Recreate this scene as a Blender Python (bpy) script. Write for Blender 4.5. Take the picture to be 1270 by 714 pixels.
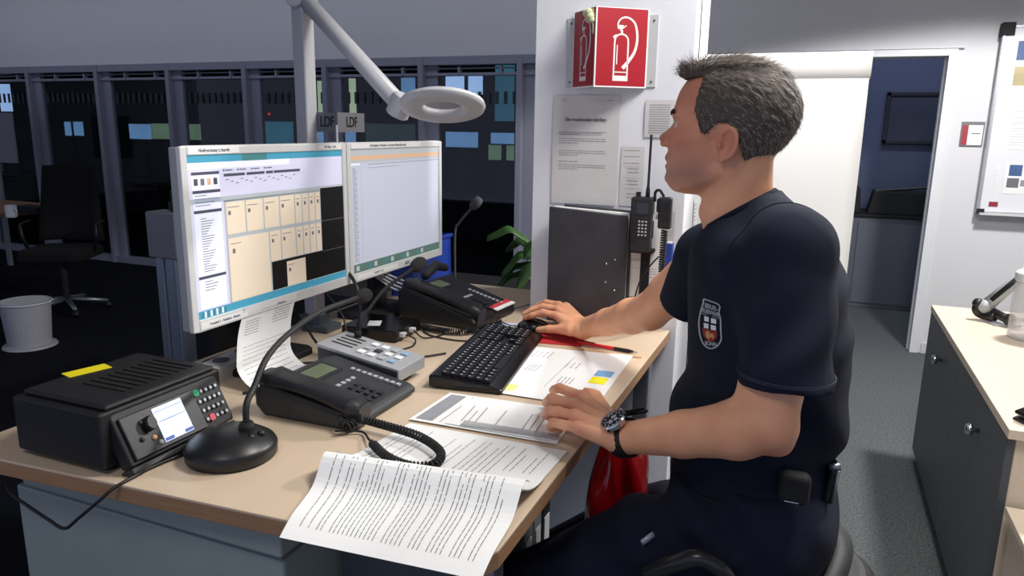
import bpy, bmesh, math, random
import numpy as np
from mathutils import Vector, Matrix
random.seed(7); np.random.seed(7)
PI = math.pi
for o in list(bpy.data.objects): bpy.data.objects.remove(o)
SC = bpy.context.scene
COL = SC.collection

# ------------------------------------------------------------------ camera
IMW, IMH, FPX = 1270, 714, 910.0
CZ = 1.5
_y, _p, _r = math.radians(22.4), math.radians(12.3), math.radians(0.9)
FW = np.array([-math.sin(_y)*math.cos(_p), math.cos(_y)*math.cos(_p), -math.sin(_p)])
_ri = np.array([math.cos(_y), math.sin(_y), 0.0]); _dn = np.cross(FW, _ri)
RI = _ri*math.cos(_r) - _dn*math.sin(_r)
DN = _dn*math.cos(_r) + _ri*math.sin(_r)
cam = bpy.data.cameras.new('camera'); camo = bpy.data.objects.new('camera', cam); COL.objects.link(camo)
cam.sensor_width = 36; cam.sensor_fit = 'HORIZONTAL'; cam.lens = FPX/IMW*36; cam.clip_start = 0.02
m = Matrix.Identity(4)
for i in range(3):
    m[i][0] = RI[i]; m[i][1] = -DN[i]; m[i][2] = -FW[i]
m[2][3] = CZ
camo.matrix_world = m
SC.camera = camo

def ray(px, py): return (px-IMW/2)/FPX*RI + (py-IMH/2)/FPX*DN + FW
def AY(px, py, Y):
    r = ray(px, py); return Vector(np.array([0, 0, CZ]) + Y/r[1]*r)
def AZ(px, py, z):
    r = ray(px, py); return Vector(np.array([0, 0, CZ]) + (z-CZ)/r[2]*r)
def AX(px, py, X):
    r = ray(px, py); return Vector(np.array([0, 0, CZ]) + X/r[0]*r)

# ------------------------------------------------------------------ world, lights, exposure
SC.view_settings.view_transform = 'Standard'; SC.view_settings.look = 'None'
SC.view_settings.gamma = 1; SC.view_settings.use_curve_mapping = False
SC.view_settings.exposure = 0.0
w = bpy.data.worlds.new('dusk'); SC.world = w; w.use_nodes = True
bg = w.node_tree.nodes['Background']; bg.inputs[0].default_value = (0.56, 0.62, 0.90, 1); bg.inputs[1].default_value = 0.60

def light(name, kind, loc, energy, color=(1, 1, 1), rot=(0, 0, 0), **kw):
    l = bpy.data.lights.new(name, kind); l.energy = energy; l.color = color
    for k, v in kw.items(): setattr(l, k, v)
    o = bpy.data.objects.new(name, l); o.location = loc; o.rotation_euler = rot; COL.objects.link(o)
    return o
# ceiling lamps of the control room (their housings are built with the ceiling)
LAMP_A = (0.35, 1.55, 2.72)
LAMP_B = (1.05, 3.6, 2.72)
light('ceiling_lamp_light', 'SPOT', LAMP_A, 155, (1.0, 0.97, 0.93), (0, 0, 0), spot_size=math.radians(164), spot_blend=0.10, shadow_soft_size=0.30)
light('ceiling_lamp_light_far', 'SPOT', LAMP_B, 250, (1.0, 0.98, 0.97), (0, 0, 0), spot_size=math.radians(151), spot_blend=0.08, shadow_soft_size=0.12)

LAMP_C = (-.55, -.35, 2.72)
light('ceiling_lamp_light_near', 'SPOT', LAMP_C, 36, (1.0, 0.98, 0.96), (0, 0, 0), spot_size=math.radians(158), spot_blend=0.5, shadow_soft_size=0.30)
# added fill: long cool area light brightening the wall above the glazing
light('wall_fill_light', 'AREA', (-5.0, 4.75, 2.86), 11, (0.80, 0.84, 1.0), (math.radians(38), 0, 0), shape='RECTANGLE', size=8.4, size_y=.06)
light('side_room_fill', 'AREA', (.6, 6.6, 2.88), 14, (0.72, 0.80, 1.0), (0, 0, 0), shape='RECTANGLE', size=1.2, size_y=.3)  # unseen fill added to lift the dim room beyond the door

# ------------------------------------------------------------------ materials
MATS = {}
def lin(c):
    return tuple(((v/255)/12.92 if v/255 <= 0.04045 else ((v/255+0.055)/1.055)**2.4) for v in c)
def mat(name, rgb, rough=0.6, metal=0.0, ns=40.0, amt=0.06, bump=0.0, bs=None, spec=0.5, emit=0, coat=0, alpha=1, trans=0, sss=0, rgb2=None, stretch=None):
    if name in MATS: return MATS[name]
    M = bpy.data.materials.new(name); M.use_nodes = True
    nt = M.node_tree; b = nt.nodes['Principled BSDF']
    c = lin(rgb)
    tc = nt.nodes.new('ShaderNodeTexCoord'); no = nt.nodes.new('ShaderNodeTexNoise'); no.inputs['Scale'].default_value = ns
    no.inputs['Detail'].default_value = 3
    if stretch:
        mp = nt.nodes.new('ShaderNodeMapping'); mp.inputs['Scale'].default_value = stretch
        nt.links.new(tc.outputs['Object'], mp.inputs[0]); nt.links.new(mp.outputs[0], no.inputs['Vector'])
    else: nt.links.new(tc.outputs['Object'], no.inputs['Vector'])
    mx = nt.nodes.new('ShaderNodeMix'); mx.data_type = 'RGBA'
    c2 = lin(rgb2) if rgb2 else tuple(max(0, v*(1-amt*2)) for v in c)
    c1 = c if rgb2 else tuple(min(1, v*(1+amt)) for v in c)
    mx.inputs['A'].default_value = c1+(1,); mx.inputs['B'].default_value = c2+(1,)
    nt.links.new(no.outputs['Fac'], mx.inputs['Factor'])
    nt.links.new(mx.outputs['Result'], b.inputs['Base Color'])
    b.inputs['Roughness'].default_value = rough; b.inputs['Metallic'].default_value = metal
    b.inputs['Specular IOR Level'].default_value = spec
    if emit:
        nt.links.new(mx.outputs['Result'], b.inputs['Emission Color']); b.inputs['Emission Strength'].default_value = emit
    if coat: b.inputs['Coat Weight'].default_value = coat
    if trans: b.inputs['Transmission Weight'].default_value = trans; b.inputs['IOR'].default_value = 1.05
    if alpha < 1: b.inputs['Alpha'].default_value = alpha
    if sss:
        b.inputs['Subsurface Weight'].default_value = sss; b.inputs['Subsurface Radius'].default_value = (1, .35, .2); b.inputs['Subsurface Scale'].default_value = 0.006
    if bump:
        n2 = nt.nodes.new('ShaderNodeTexNoise'); n2.inputs['Scale'].default_value = bs or ns*4
        nt.links.new(tc.outputs['Object'], n2.inputs['Vector'])
        bp = nt.nodes.new('ShaderNodeBump'); bp.inputs['Strength'].default_value = bump; bp.inputs['Distance'].default_value = 0.002
        nt.links.new(n2.outputs['Fac'], bp.inputs['Height']); nt.links.new(bp.outputs[0], b.inputs['Normal'])
    MATS[name] = M
    return M
WALL = mat('wall_plaster', (222, 222, 224), .9, ns=3, amt=.015, bump=.15, bs=180)
CARPET = mat('carpet_grey', (136, 142, 144), .97, ns=105, rgb2=(8, 10, 11), bump=1.0, bs=260, spec=.1)
CEIL = mat('ceiling_white', (205, 205, 205), .95, ns=20, amt=.02)
FRAME = mat('window_frame_grey', (150, 152, 162), .5, ns=15, amt=.03)
WHITEP = mat('white_lacquer', (228, 230, 234), .45, ns=8, amt=.02)
WOOD = mat('beech_top', (214, 194, 170), .42, ns=7, rgb2=(198, 176, 148), stretch=(1.2, .35, 1), bump=.05)
WOODE = mat('beech_edge', (180, 142, 106), .5, ns=30, rgb2=(140, 102, 72), stretch=(.3, .3, 6))  # edge tone darkened to carry the shade along the desk front
WOODL = mat('birch_top', (222, 208, 188), .45, ns=6, rgb2=(212, 194, 170), stretch=(1.2, .3, 1))
BLK = mat('black_plastic', (22, 22, 24), .42, ns=60, amt=.1, bump=.1, bs=900)
BLKM = mat('black_matte', (20, 21, 23), .75, ns=60, amt=.1)
BLKG = mat('black_gloss', (14, 14, 16), .2, ns=60, amt=.1)
ANTH = mat('anthracite_plastic', (48, 50, 53), .5, ns=60, amt=.08, bump=.08, bs=900)
GREYP = mat('grey_plastic', (168, 170, 174), .5, ns=50, amt=.04)
LGREY = mat('light_grey_plastic', (212, 213, 212), .45, ns=50, amt=.03)
DGREY = mat('dark_grey_metal', (78, 84, 90), .45, ns=30, amt=.05)
PANEL = mat('bluegrey_panel', (150, 160, 156), .55, ns=12, amt=.04)
ALU = mat('brushed_aluminium', (176, 180, 186), .36, .85, ns=200, amt=.06, stretch=(1, 1, .05))
STEEL = mat('polished_steel', (205, 205, 208), .18, 1.0, ns=40, amt=.04)
PAPER = mat('white_paper', (240, 240, 238), .85, ns=25, amt=.012)
PAPER2 = mat('sleeved_paper', (206, 204, 202), .35, ns=25, amt=.02)
INK = mat('printed_ink', (112, 112, 118), .8, ns=50, amt=.1)
INKL = mat('light_print', (150, 152, 158), .8, ns=50, amt=.1)
RED = mat('sign_red', (166, 24, 38), .4, ns=30, amt=.05)
REDG = mat('red_glossy_plastic', (190, 14, 24), .16, ns=9, rgb2=(150, 8, 16), coat=.5)
REDM = mat('red_mat', (196, 44, 52), .6, ns=60, amt=.08)
BLUE = mat('blue_plastic', (22, 62, 172), .4, ns=20, amt=.08)
YEL = mat('yellow_label', (232, 214, 20), .6, ns=40, amt=.04)
GREEN = mat('green_key', (10, 150, 100), .4, ns=40, amt=.04)
WHT = mat('white_print', (235, 235, 235), .5, ns=40, amt=.02)

# ------------------------------------------------------------------ mesh helpers
def rotm(rot):
    from mathutils import Euler
    return Euler(rot).to_matrix() if rot else Matrix.Identity(3)
class MB:
    def __init__(s): s.v = []; s.f = []; s.m = []
    def add(s, vs, fs, m=0):
        o = len(s.v); s.v += [tuple(v) for v in vs]; s.f += [tuple(i+o for i in f) for f in fs]; s.m += [m]*len(fs); return s
    def box(s, c, d, m=0, rot=None, taper=1.0):
        R = rotm(rot); c = Vector(c); vs = []
        for z in (-1, 1):
            for x, y in ((-1, -1), (1, -1), (1, 1), (-1, 1)):
                t = taper if z > 0 else 1
                vs.append(c + R @ Vector((x*d[0]/2*t, y*d[1]/2*t, z*d[2]/2)))
        return s.add(vs, [(3, 2, 1, 0), (4, 5, 6, 7), (0, 1, 5, 4), (1, 2, 6, 5), (2, 3, 7, 6), (3, 0, 4, 7)], m)
    def bb(s, a, b, m=0):
        return s.box([(a[i]+b[i])/2 for i in range(3)], [abs(b[i]-a[i]) for i in range(3)], m)
    def rbox(s, c, d, r, m=0, rot=None, n=4, top=0.0):
        """rounded-corner slab (corners rounded in plan), optional top chamfer"""
        R = rotm(rot); c = Vector(c); pts = []
        for cx, cy, a0 in ((1, 1, 0), (-1, 1, 90), (-1, -1, 180), (1, -1, 270)):
            for k in range(n+1):
                a = math.radians(a0 + 90*k/n)
                pts.append((cx*(d[0]/2-r)+r*math.cos(a), cy*(d[1]/2-r)+r*math.sin(a)))
        lv = [(-d[2]/2, 0), (d[2]/2-top, 0), (d[2]/2, top)] if top else [(-d[2]/2, 0), (d[2]/2, 0)]
        vs = []; N = len(pts)
        for z, ins in lv:
            for x, y in pts:
                k = max(abs(x), abs(y), 1e-6)
                vs.append(c + R @ Vector((x*(1-ins/(d[0]/2)), y*(1-ins/(d[1]/2)), z)))
        fs = [tuple(reversed(range(N)))]
        for j in range(len(lv)-1):
            fs += [(j*N+i, j*N+(i+1) % N, (j+1)*N+(i+1) % N, (j+1)*N+i) for i in range(N)]
        fs.append(tuple((len(lv)-1)*N+i for i in range(N)))
        return s.add(vs, fs, m)
    def prism(s, poly, depth, M=None, m=0):
        """poly in local xy, extruded along local z by depth; M: 4x4"""
        M = M or Matrix.Identity(4); N = len(poly)
        vs = [M @ Vector((x, y, 0)) for x, y in poly] + [M @ Vector((x, y, depth)) for x, y in poly]
        fs = [tuple(reversed(range(N))), tuple(range(N, 2*N))] + [(i, (i+1) % N, N+(i+1) % N, N+i) for i in range(N)]
        return s.add(vs, fs, m)
    def tube(s, pts, r, n=8, m=0, cap=True, flat=1.0):
        pts = [Vector(p) for p in pts]; N = len(pts)
        rs = r if hasattr(r, '__len__') else [r]*N
        vs = []; up = None
        for i, p in enumerate(pts):
            t = (pts[min(i+1, N-1)]-pts[max(i-1, 0)])
            t = t.normalized() if t.length > 1e-9 else Vector((0, 0, 1))
            if up is None: up = t.orthogonal().normalized()
            up = (up - t*up.dot(t)); up = up.normalized() if up.length > 1e-6 else t.orthogonal().normalized()
            b = t.cross(up)
            for k in range(n):
                a = 2*PI*k/n; vs.append(p + (up*math.cos(a)*flat + b*math.sin(a))*rs[i])
        fs = []
        for i in range(N-1):
            for k in range(n):
                fs.append((i*n+k, i*n+(k+1) % n, (i+1)*n+(k+1) % n, (i+1)*n+k))
        if cap: fs += [tuple(reversed(range(n))), tuple((N-1)*n+k for k in range(n))]
        return s.add(vs, fs, m)
    def cyl(s, a, b, r, n=20, m=0, r2=None): return s.tube([a, b], [r, r if r2 is None else r2], n, m)
    def lathe(s, prof, c=(0, 0, 0), n=28, m=0, R=None, sx=1, sy=1):
        R = R or Matrix.Identity(3); c = Vector(c); vs = []; fs = []; P = len(prof)
        for r, z in prof:
            for k in range(n):
                a = 2*PI*k/n; vs.append(c + R @ Vector((r*math.cos(a)*sx, r*math.sin(a)*sy, z)))
        for i in range(P-1):
            for k in range(n): fs.append((i*n+k, i*n+(k+1) % n, (i+1)*n+(k+1) % n, (i+1)*n+k))
        fs += [tuple(reversed(range(n))), tuple((P-1)*n+k for k in range(n))]
        return s.add(vs, fs, m)
    def ball(s, c, r, m=0, n=14, R=None):
        if not hasattr(r, '__len__'): r = (r, r, r)
        R = R or Matrix.Identity(3); c = Vector(c); vs = []; fs = []; h = n//2+1
        for i in range(1, h):
            th = PI*i/h
            for k in range(n):
                a = 2*PI*k/n
                vs.append(c + R @ Vector((r[0]*math.sin(th)*math.cos(a), r[1]*math.sin(th)*math.sin(a), r[2]*math.cos(th))))
        for i in range(h-2):
            for k in range(n): fs.append((i*n+k, (i+1)*n+k, (i+1)*n+(k+1) % n, i*n+(k+1) % n))
        t = len(vs); vs += [c + R @ Vector((0, 0, r[2])), c - R @ Vector((0, 0, r[2]))]
        for k in range(n):
            fs.append((t, k, (k+1) % n)); fs.append((t+1, (h-2)*n+(k+1) % n, (h-2)*n+k))
        return s.add(vs, fs, m)
    def quad(s, a, b, c, d, m=0): return s.add([a, b, c, d], [(0, 1, 2, 3)], m)
    def grid(s, fn, nu, nv, m=0, th=0.0):
        """fn(u,v)->Vector for u,v in 0..1; th: thickness downwards (second sheet)"""
        P = [[Vector(fn(i/nu, j/nv)) for j in range(nv+1)] for i in range(nu+1)]
        vs = [p for r_ in P for p in r_]; W = nv+1
        fs = [(i*W+j, (i+1)*W+j, (i+1)*W+j+1, i*W+j+1) for i in range(nu) for j in range(nv)]
        if th:
            n0 = len(vs); lo = []
            for i in range(nu+1):
                for j in range(nv+1):
                    du = P[min(i+1, nu)][j]-P[max(i-1, 0)][j]; dv = P[i][min(j+1, nv)]-P[i][max(j-1, 0)]
                    lo.append(P[i][j]-du.cross(dv).normalized()*th)
            vs += lo; fs += [tuple(n0+k for k in reversed(f)) for f in fs]
            ring = [(i, 0) for i in range(nu)] + [(nu, j) for j in range(nv)] + [(i, nv) for i in range(nu, 0, -1)] + [(0, j) for j in range(nv, 0, -1)]
            for k in range(len(ring)):
                a = ring[k]; b = ring[(k+1) % len(ring)]; ia = a[0]*W+a[1]; ib = b[0]*W+b[1]
                fs.append((ib, ia, n0+ia, n0+ib))
        return s.add(vs, fs, m)
    def text(s, txt, size, M, m=0, align='CENTER', bold=0.0, ext=0.0003):
        cu = bpy.data.curves.new('t', 'FONT'); cu.body = txt; cu.size = size; cu.align_x = align; cu.align_y = 'CENTER'
        cu.extrude = ext; cu.offset = bold
        o = bpy.data.objects.new('t', cu); COL.objects.link(o)
        bpy.context.view_layer.update()
        me = bpy.data.meshes.new_from_object(o.evaluated_get(bpy.context.evaluated_depsgraph_get()))
        s.add([M @ v.co for v in me.vertices], [tuple(p.vertices) for p in me.polygons], m)
        bpy.data.objects.remove(o); bpy.data.curves.remove(cu); bpy.data.meshes.remove(me)
        return s
    def build(s, name, mats, parent=None, smooth=False, bevel=0, world=False, sub=0, seg=2, angle=35):
        if not isinstance(mats, (list, tuple)): mats = [mats]
        vs = [Vector(v) for v in s.v]
        if world and parent is not None:
            root = parent
            while root.parent: root = root.parent
            inv = (Matrix.Translation(root.location) @ root.rotation_euler.to_matrix().to_4x4()).inverted()
            vs = [inv @ v for v in vs]
        me = bpy.data.meshes.new(name); me.from_pydata([tuple(v) for v in vs], [], s.f)
        for mm in mats: me.materials.append(mm)
        me.polygons.foreach_set('material_index', s.m)
        bm = bmesh.new(); bm.from_mesh(me)
        if bevel: bmesh.ops.remove_doubles(bm, verts=bm.verts, dist=1e-6)
        bmesh.ops.recalc_face_normals(bm, faces=bm.faces); bm.to_mesh(me); bm.free()
        if smooth: me.polygons.foreach_set('use_smooth', [True]*len(me.polygons))
        me.update()
        o = bpy.data.objects.new(name, me); COL.objects.link(o)
        if parent is not None: o.parent = parent
        if bevel:
            b = o.modifiers.new('bevel', 'BEVEL'); b.width = bevel; b.segments = seg; b.limit_method = 'ANGLE'; b.angle_limit = math.radians(angle)
        if sub:
            b = o.modifiers.new('sub', 'SUBSURF'); b.levels = sub; b.render_levels = sub
        if smooth == 'auto':
            pass
        return o
def tag(o, label, cat, group=None, kind=None):
    o['label'] = label; o['category'] = cat
    if group: o['group'] = group
    if kind: o['kind'] = kind
    return o
def thing(name, label, cat, loc=(0, 0, 0), rz=0, group=None):
    o = bpy.data.objects.new(name, None); COL.objects.link(o); o.empty_display_size = .05
    o.location = loc; o.rotation_euler = (0, 0, rz)
    return tag(o, label, cat, group)
def struct(name, mb, m, **k):
    o = mb.build(name, m, **k); o['kind'] = 'structure'; return o
def dup(root, loc=None, rz=None, label=None, group=None):
    r = root.copy(); COL.objects.link(r)
    if loc is not None: r.location = loc
    if rz is not None: r.rotation_euler = (0, 0, rz)
    if label: r['label'] = label
    if group: r['group'] = group
    for ch in list(root.children):
        c = ch.copy(); COL.objects.link(c); c.parent = r
        for g in list(ch.children):
            d = g.copy(); COL.objects.link(d); d.parent = c
    return r
def spline(pts, n=12):
    """Catmull-Rom through pts"""
    P = [Vector(p) for p in pts]; P = [P[0]*2-P[1]] + P + [P[-1]*2-P[-2]]; out = []
    for i in range(1, len(P)-2):
        for k in range(n):
            t = k/n; a, b, c, d = P[i-1:i+3]
            out.append(.5*((2*b)+(c-a)*t+(2*a-5*b+4*c-d)*t*t+(3*b-a-3*c+d)*t**3))
    out.append(P[-2]); return out
def coil(path, R, r, turns, n=6, per=10, mb=None, m=0):
    """helical coiled cord around a path"""
    path = [Vector(p) for p in path]; L = [0]
    for i in range(1, len(path)): L.append(L[-1]+(path[i]-path[i-1]).length)
    tot = L[-1]; N = int(turns*per); pts = []; up = Vector((0, 0, 1)); j = 0
    for k in range(N+1):
        s_ = tot*k/N
        while j < len(L)-2 and L[j+1] < s_: j += 1
        f = (s_-L[j])/max(1e-9, L[j+1]-L[j]); p = path[j].lerp(path[j+1], f)
        t = (path[j+1]-path[j]).normalized(); u = (up-t*up.dot(t)).normalized(); up = u; b = t.cross(u)
        a = 2*PI*k/per; pts.append(p+(u*math.cos(a)+b*math.sin(a))*R)
    mb = mb or MB(); mb.tube(pts, r, n, m); return mb
def frame3(o, x, y):
    """4x4 with origin o, local x and y directions (world)"""
    x = Vector(x).normalized(); z = x.cross(Vector(y)).normalized(); y = z.cross(x)
    M = Matrix.Identity(4)
    for i in range(3): M[i][0] = x[i]; M[i][1] = y[i]; M[i][2] = z[i]; M[i][3] = o[i]
    return M
# ================================================================== STRUCTURE
DY = 5.68           # plane of the far wall
WT = 2.07           # head of the glazing
fl = MB(); fl.bb((-1.6, -2.5, -.05), (4.2, 9.2, 0)); struct('floor', fl, CARPET)
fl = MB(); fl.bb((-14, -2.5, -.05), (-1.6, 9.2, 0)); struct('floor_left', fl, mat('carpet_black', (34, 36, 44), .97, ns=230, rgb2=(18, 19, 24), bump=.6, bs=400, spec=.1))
ce = MB(); ce.bb((-14, -2.5, 2.95), (4.2, 9.2, 3.0)); struct('ceiling', ce, CEIL)
# far wall: solid above the glazing, between glazing and door, right of the door
DX0, DX1, DH = -0.12, 0.70, 2.0
wb = MB()
wb.bb((-14, DY, WT), (-1.2, DY+.16, 2.95)); wb.bb((-1.2, DY, 0), (DX0-.05, DY+.16, 2.95))
wb.bb((DX0-.05, DY, DH+.05), (DX1+.05, DY+.16, 2.95)); wb.bb((DX1+.05, DY, 0), (4.2, DY+.16, 2.95))
struct('wall_back', wb, WALL)
wr = MB(); wr.bb((4.2, -2.5, 0), (4.3, 9.2, 2.95)); struct('wall_right', wr, WALL)
wl = MB(); wl.bb((-14.1, -2.5, 0), (-14, 9.2, 2.95)); struct('wall_left', wl, WALL)
DKW = mat('neighbour_wall', (98, 106, 134), .9, ns=4, amt=.04)
wf = MB(); wf.bb((-1.25, 7.62, 0), (4.2, 7.72, 2.95)); struct('wall_far_room', wf, DKW)
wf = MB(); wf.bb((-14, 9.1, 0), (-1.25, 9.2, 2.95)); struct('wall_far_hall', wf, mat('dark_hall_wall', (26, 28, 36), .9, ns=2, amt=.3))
wf = MB(); wf.bb((-1.27, DY+.16, 0), (-1.2, 9.1, 2.95)); struct('wall_partition', wf, DKW)
sk = MB(); sk.bb((DX1+.07, DY-.012, 0), (4.2, DY, .075)); struct('baseboard_back', sk, mat('skirting_white', (214, 214, 216), .6), bevel=.002)
# door frame
df = MB()
df.bb((DX0-.05, DY-.02, 0), (DX0, DY+.18, DH+.045)); df.bb((DX1, DY-.02, 0), (DX1+.05, DY+.18, DH+.045)); df.bb((DX0, DY-.02, DH), (DX1, DY+.18, DH+.045))
df.bb((DX0-.075, DY-.03, DH+.045), (DX1+.085, DY, DH+.052))
df.bb((DX1-.012, DY+.05, 0), (DX1, DY+.09, DH)); df.bb((DX0, DY+.05, 0), (DX0+.012, DY+.09, DH))
struct('door_1', df, WHITEP, bevel=.003)
# glazing bays
MX = [-10.1, -9.1, -8.07, -7.02, -6.03, -5.07, -4.16, -3.18, -2.28, -1.26]
GLASS = bpy.data.materials.new('window_glass'); GLASS.use_nodes = True
nt = GLASS.node_tree; nt.nodes.clear()
out = nt.nodes.new('ShaderNodeOutputMaterial'); mxs = nt.nodes.new('ShaderNodeMixShader'); lw_ = nt.nodes.new('ShaderNodeLayerWeight'); pw = nt.nodes.new('ShaderNodeMath'); pw.operation = 'POWER'; pw.inputs[1].default_value = 4; nt.links.new(lw_.outputs['Facing'], pw.inputs[0]); fr = nt.nodes.new('ShaderNodeMath'); fr.operation = 'MULTIPLY_ADD'; fr.inputs[1].default_value = .6; fr.inputs[2].default_value = .03; nt.links.new(pw.outputs[0], fr.inputs[0])
tr = nt.nodes.new('ShaderNodeBsdfTransparent'); gl = nt.nodes.new('ShaderNodeBsdfGlossy'); gl.inputs['Roughness'].default_value = .01
nn = nt.nodes.new('ShaderNodeTexNoise'); nn.inputs['Scale'].default_value = 2; cr = nt.nodes.new('ShaderNodeValToRGB')
cr.color_ramp.elements[0].color = (.78, .82, .85, 1); cr.color_ramp.elements[1].color = (.86, .9, .92, 1)
nt.links.new(nn.outputs[0], cr.inputs[0]); nt.links.new(cr.outputs[0], tr.inputs[0])
nt.links.new(fr.outputs[0], mxs.inputs[0]); nt.links.new(tr.outputs[0], mxs.inputs[1]); nt.links.new(gl.outputs[0], mxs.inputs[2]); nt.links.new(mxs.outputs[0], out.inputs[0])
FROST = mat('frosted_strip', (62, 66, 76), .8, ns=30, amt=.1)
MULL = mat('mullion_grey', (150, 152, 168), .5, ns=20, amt=.03)
for k in range(len(MX)-1):
    a, b = MX[k], MX[k+1]; f = MB()
    f.bb((a-.03, DY-.06, 0), (a+.02, DY+.06, WT)); f.bb((a+.02, DY+.0, 0), (a+.13, DY+.05, WT))          # mullion and pilaster
    f.bb((a, DY-.04, 0), (b-.03, DY+.06, .07)); f.bb((a, DY-.05, WT-.07), (b-.03, DY+.06, WT))
    f.bb((a+.02, DY-.02, WT-.155), (b-.03, DY+.03, WT-.13)); f.bb((a+.02, DY-.02, WT-.10), (b-.03, DY+.03, WT-.09))
    for q in (.38, .8): f.bb((a+(b-a)*q-.01, DY-.03, WT-.15), (a+(b-a)*q+.01, DY+.02, WT-.08))
    w_ = struct('window_%d' % (k+1), f, MULL, bevel=.004)
    g = MB(); g.bb((a+.1, DY+.02, .05), (b-.02, DY+.028, WT-.14))
    g.build('glass_pane', GLASS, w_)
    s_ = MB(); x = a+.19
    while x < b-.06: s_.bb((x, DY+.01, 1.69), (x+.028, DY+.0195, 1.79)); x += .078
    s_.build('frosted_marking', FROST, w_)
# ceiling lamp housings (round downlight luminaires)
for L, lab in ((LAMP_A, 'round white ceiling lamp above the desk'), (LAMP_C, 'round white ceiling lamp near the camera end of the desk'), (LAMP_B, 'round white ceiling lamp over the low cupboards')):
    t = thing('ceiling_lamp', lab, 'ceiling lamp', (L[0], L[1], 2.95))
    b = MB(); b.lathe([(.2, 0), (.2, -.16), (.196, -.16), (.19, -.02), (.0, -.02)], n=32); b.build('housing', WHITEP, t, smooth=False)
t = thing('wall_fill_housing', 'long slim housing of the added fill light in front of the glazed wall', 'ceiling lamp', (-5.0, 4.75, 2.95))  # housing made up for the added wall fill
MB().box((0, -.03, -.03), (8.6, .10, .06)).build('housing', WHITEP, t, bevel=.004); MB().box((0, -.095, -.06), (8.6, .02, .12)).build('reflector', WHITEP, t)
t = thing('side_room_fill_housing', 'plain housing of the added fill light in the blue side room', 'ceiling lamp', (.6, 6.6, 2.95))  # housing made up for the added side-room fill
MB().box((0, 0, -.025), (1.3, .4, .05)).build('housing', WHITEP, t, bevel=.004)
# ------------------------------------------------ dark hall behind the glass
def glow_mat(name, c, s, c2=None):
    return mat(name, c, .4, ns=2.2, rgb2=c2 or tuple(int(v*.55) for v in c), emit=s*1.5)
HY = 7.4
SB = glow_mat('reflection_blue', (120, 165, 215), .55); SG = glow_mat('reflection_green', (130, 160, 130), .4); ST = glow_mat('reflection_teal', (70, 130, 150), .4, (20, 60, 80))
SW = glow_mat('reflection_pale', (190, 215, 250), .75, (90, 130, 190)); SYG = glow_mat('lamp_pale_green', (200, 220, 180), .6); SD = glow_mat('reflection_dim', (70, 84, 84), .3)
def hall_glow(px0, py0, px1, py1, Y, m, label, cat='monitor', nm='reflection_glow', group=None, stand=True):
    a = AY(px0, py1, Y); b = AY(px1, py0, Y)
    t = thing(nm, label, cat, ((a.x+b.x)/2, Y+.02, a.z), 0, group)
    c = MB(); W = b.x-a.x; H = b.z-a.z
    c.box((0, .015, H/2), (W+.03, .03, H+.03)); c.build('casing', BLKM, t, bevel=.004)
    s = MB(); s.box((0, -.002, H/2), (W, .006, H)); s.build('display', m, t)
    if stand:
        z0 = -(a.z-.75)
        if True:
            s = MB(); s.box((0, .04, z0/2+.03), (.05, .03, -z0+.05)); s.box((0, .03, z0+.01), (.22, .18, .02)); s.box((0, .03, z0+.01), (.04, .04, .02)); s.build('stand', BLKM, t, bevel=.004)
    return t
hs = [(0, 104, 10, 138, SW, 'narrow pale glow imitating a screen reflection in the leftmost glass pane'),
      (80, 151, 86, 168, SB, 'tiny blue glow imitating a screen reflection in the second glass pane, left of a pair'), (91, 151, 101, 168, SB, 'tiny blue glow imitating a screen reflection in the second glass pane, right of a pair'),
      (160, 154, 187, 172, SB, 'blue glow imitating a screen reflection in the glass above the grey post'), (188, 154, 247, 172, SG, 'long greenish glow imitating a screen reflection in the glass beside the left desk monitor'),
      (306, 151, 362, 178, ST, 'teal glow imitating a screen reflection in the glass left of the lamp pole'), (394, 164, 440, 180, SB, 'pale blue glow imitating a screen reflection low behind the LDF sign'),
      (453, 154, 514, 178, SD, 'dim grey-green glow imitating a screen reflection in the glass under the lamp arm'), (552, 164, 592, 182, SB, 'blue glow imitating a screen reflection in the glass under the ring lamp head'),
      (608, 165, 637, 178, SB, 'small blue glow imitating a screen reflection in the glass left of the white column'), (605, 180, 637, 198, SG, 'greenish glow imitating a screen reflection below the small blue one beside the white column')]
for x0, y0, x1, y1, mm, lab in hs: hall_glow(x0, y0, x1, y1, 6.2 if x0 < 5 else HY+(.25 if 'left of a pair' in lab or 'above the grey post' in lab or 'below the small' in lab else 0), mm, lab)  # glowing panels added behind the glass to imitate reflections of screens
for x0, y0, x1, y1, mm, lab in [(497, 96, 514, 118, SB, 'blue glow imitating a screen reflection high behind the lamp joint'), (552, 94, 575, 112, SW, 'bright pale glow imitating a screen reflection above the ring lamp, left one'),  # blue, teal and bright pale panels also imitate reflections in the glass
      (580, 94, 598, 117, SW, 'bright pale glow imitating a screen reflection above the ring lamp, right one'), (613, 78, 638, 150, ST, 'tall teal glow imitating a screen reflection left of the white column'),
      (652, 80, 668, 195, ST, 'tall teal glow imitating brightness in the glass, cut off by the white column'),
      (394, 100, 404, 142, SYG, 'pale green upright strip light nearest the lamp pole'), (417, 100, 424, 142, SYG, 'pale green upright strip light above the LDF sign, middle one'), (433, 97, 440, 142, SYG, 'pale green upright strip light above the LDF sign, right one')]:
    hall_glow(x0, y0, x1, y1, 8.9, mm, lab, 'strip light' if 'strip' in lab else 'reflected glow', 'strip_light' if 'strip' in lab else 'wall_reflection', stand=False)
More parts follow.
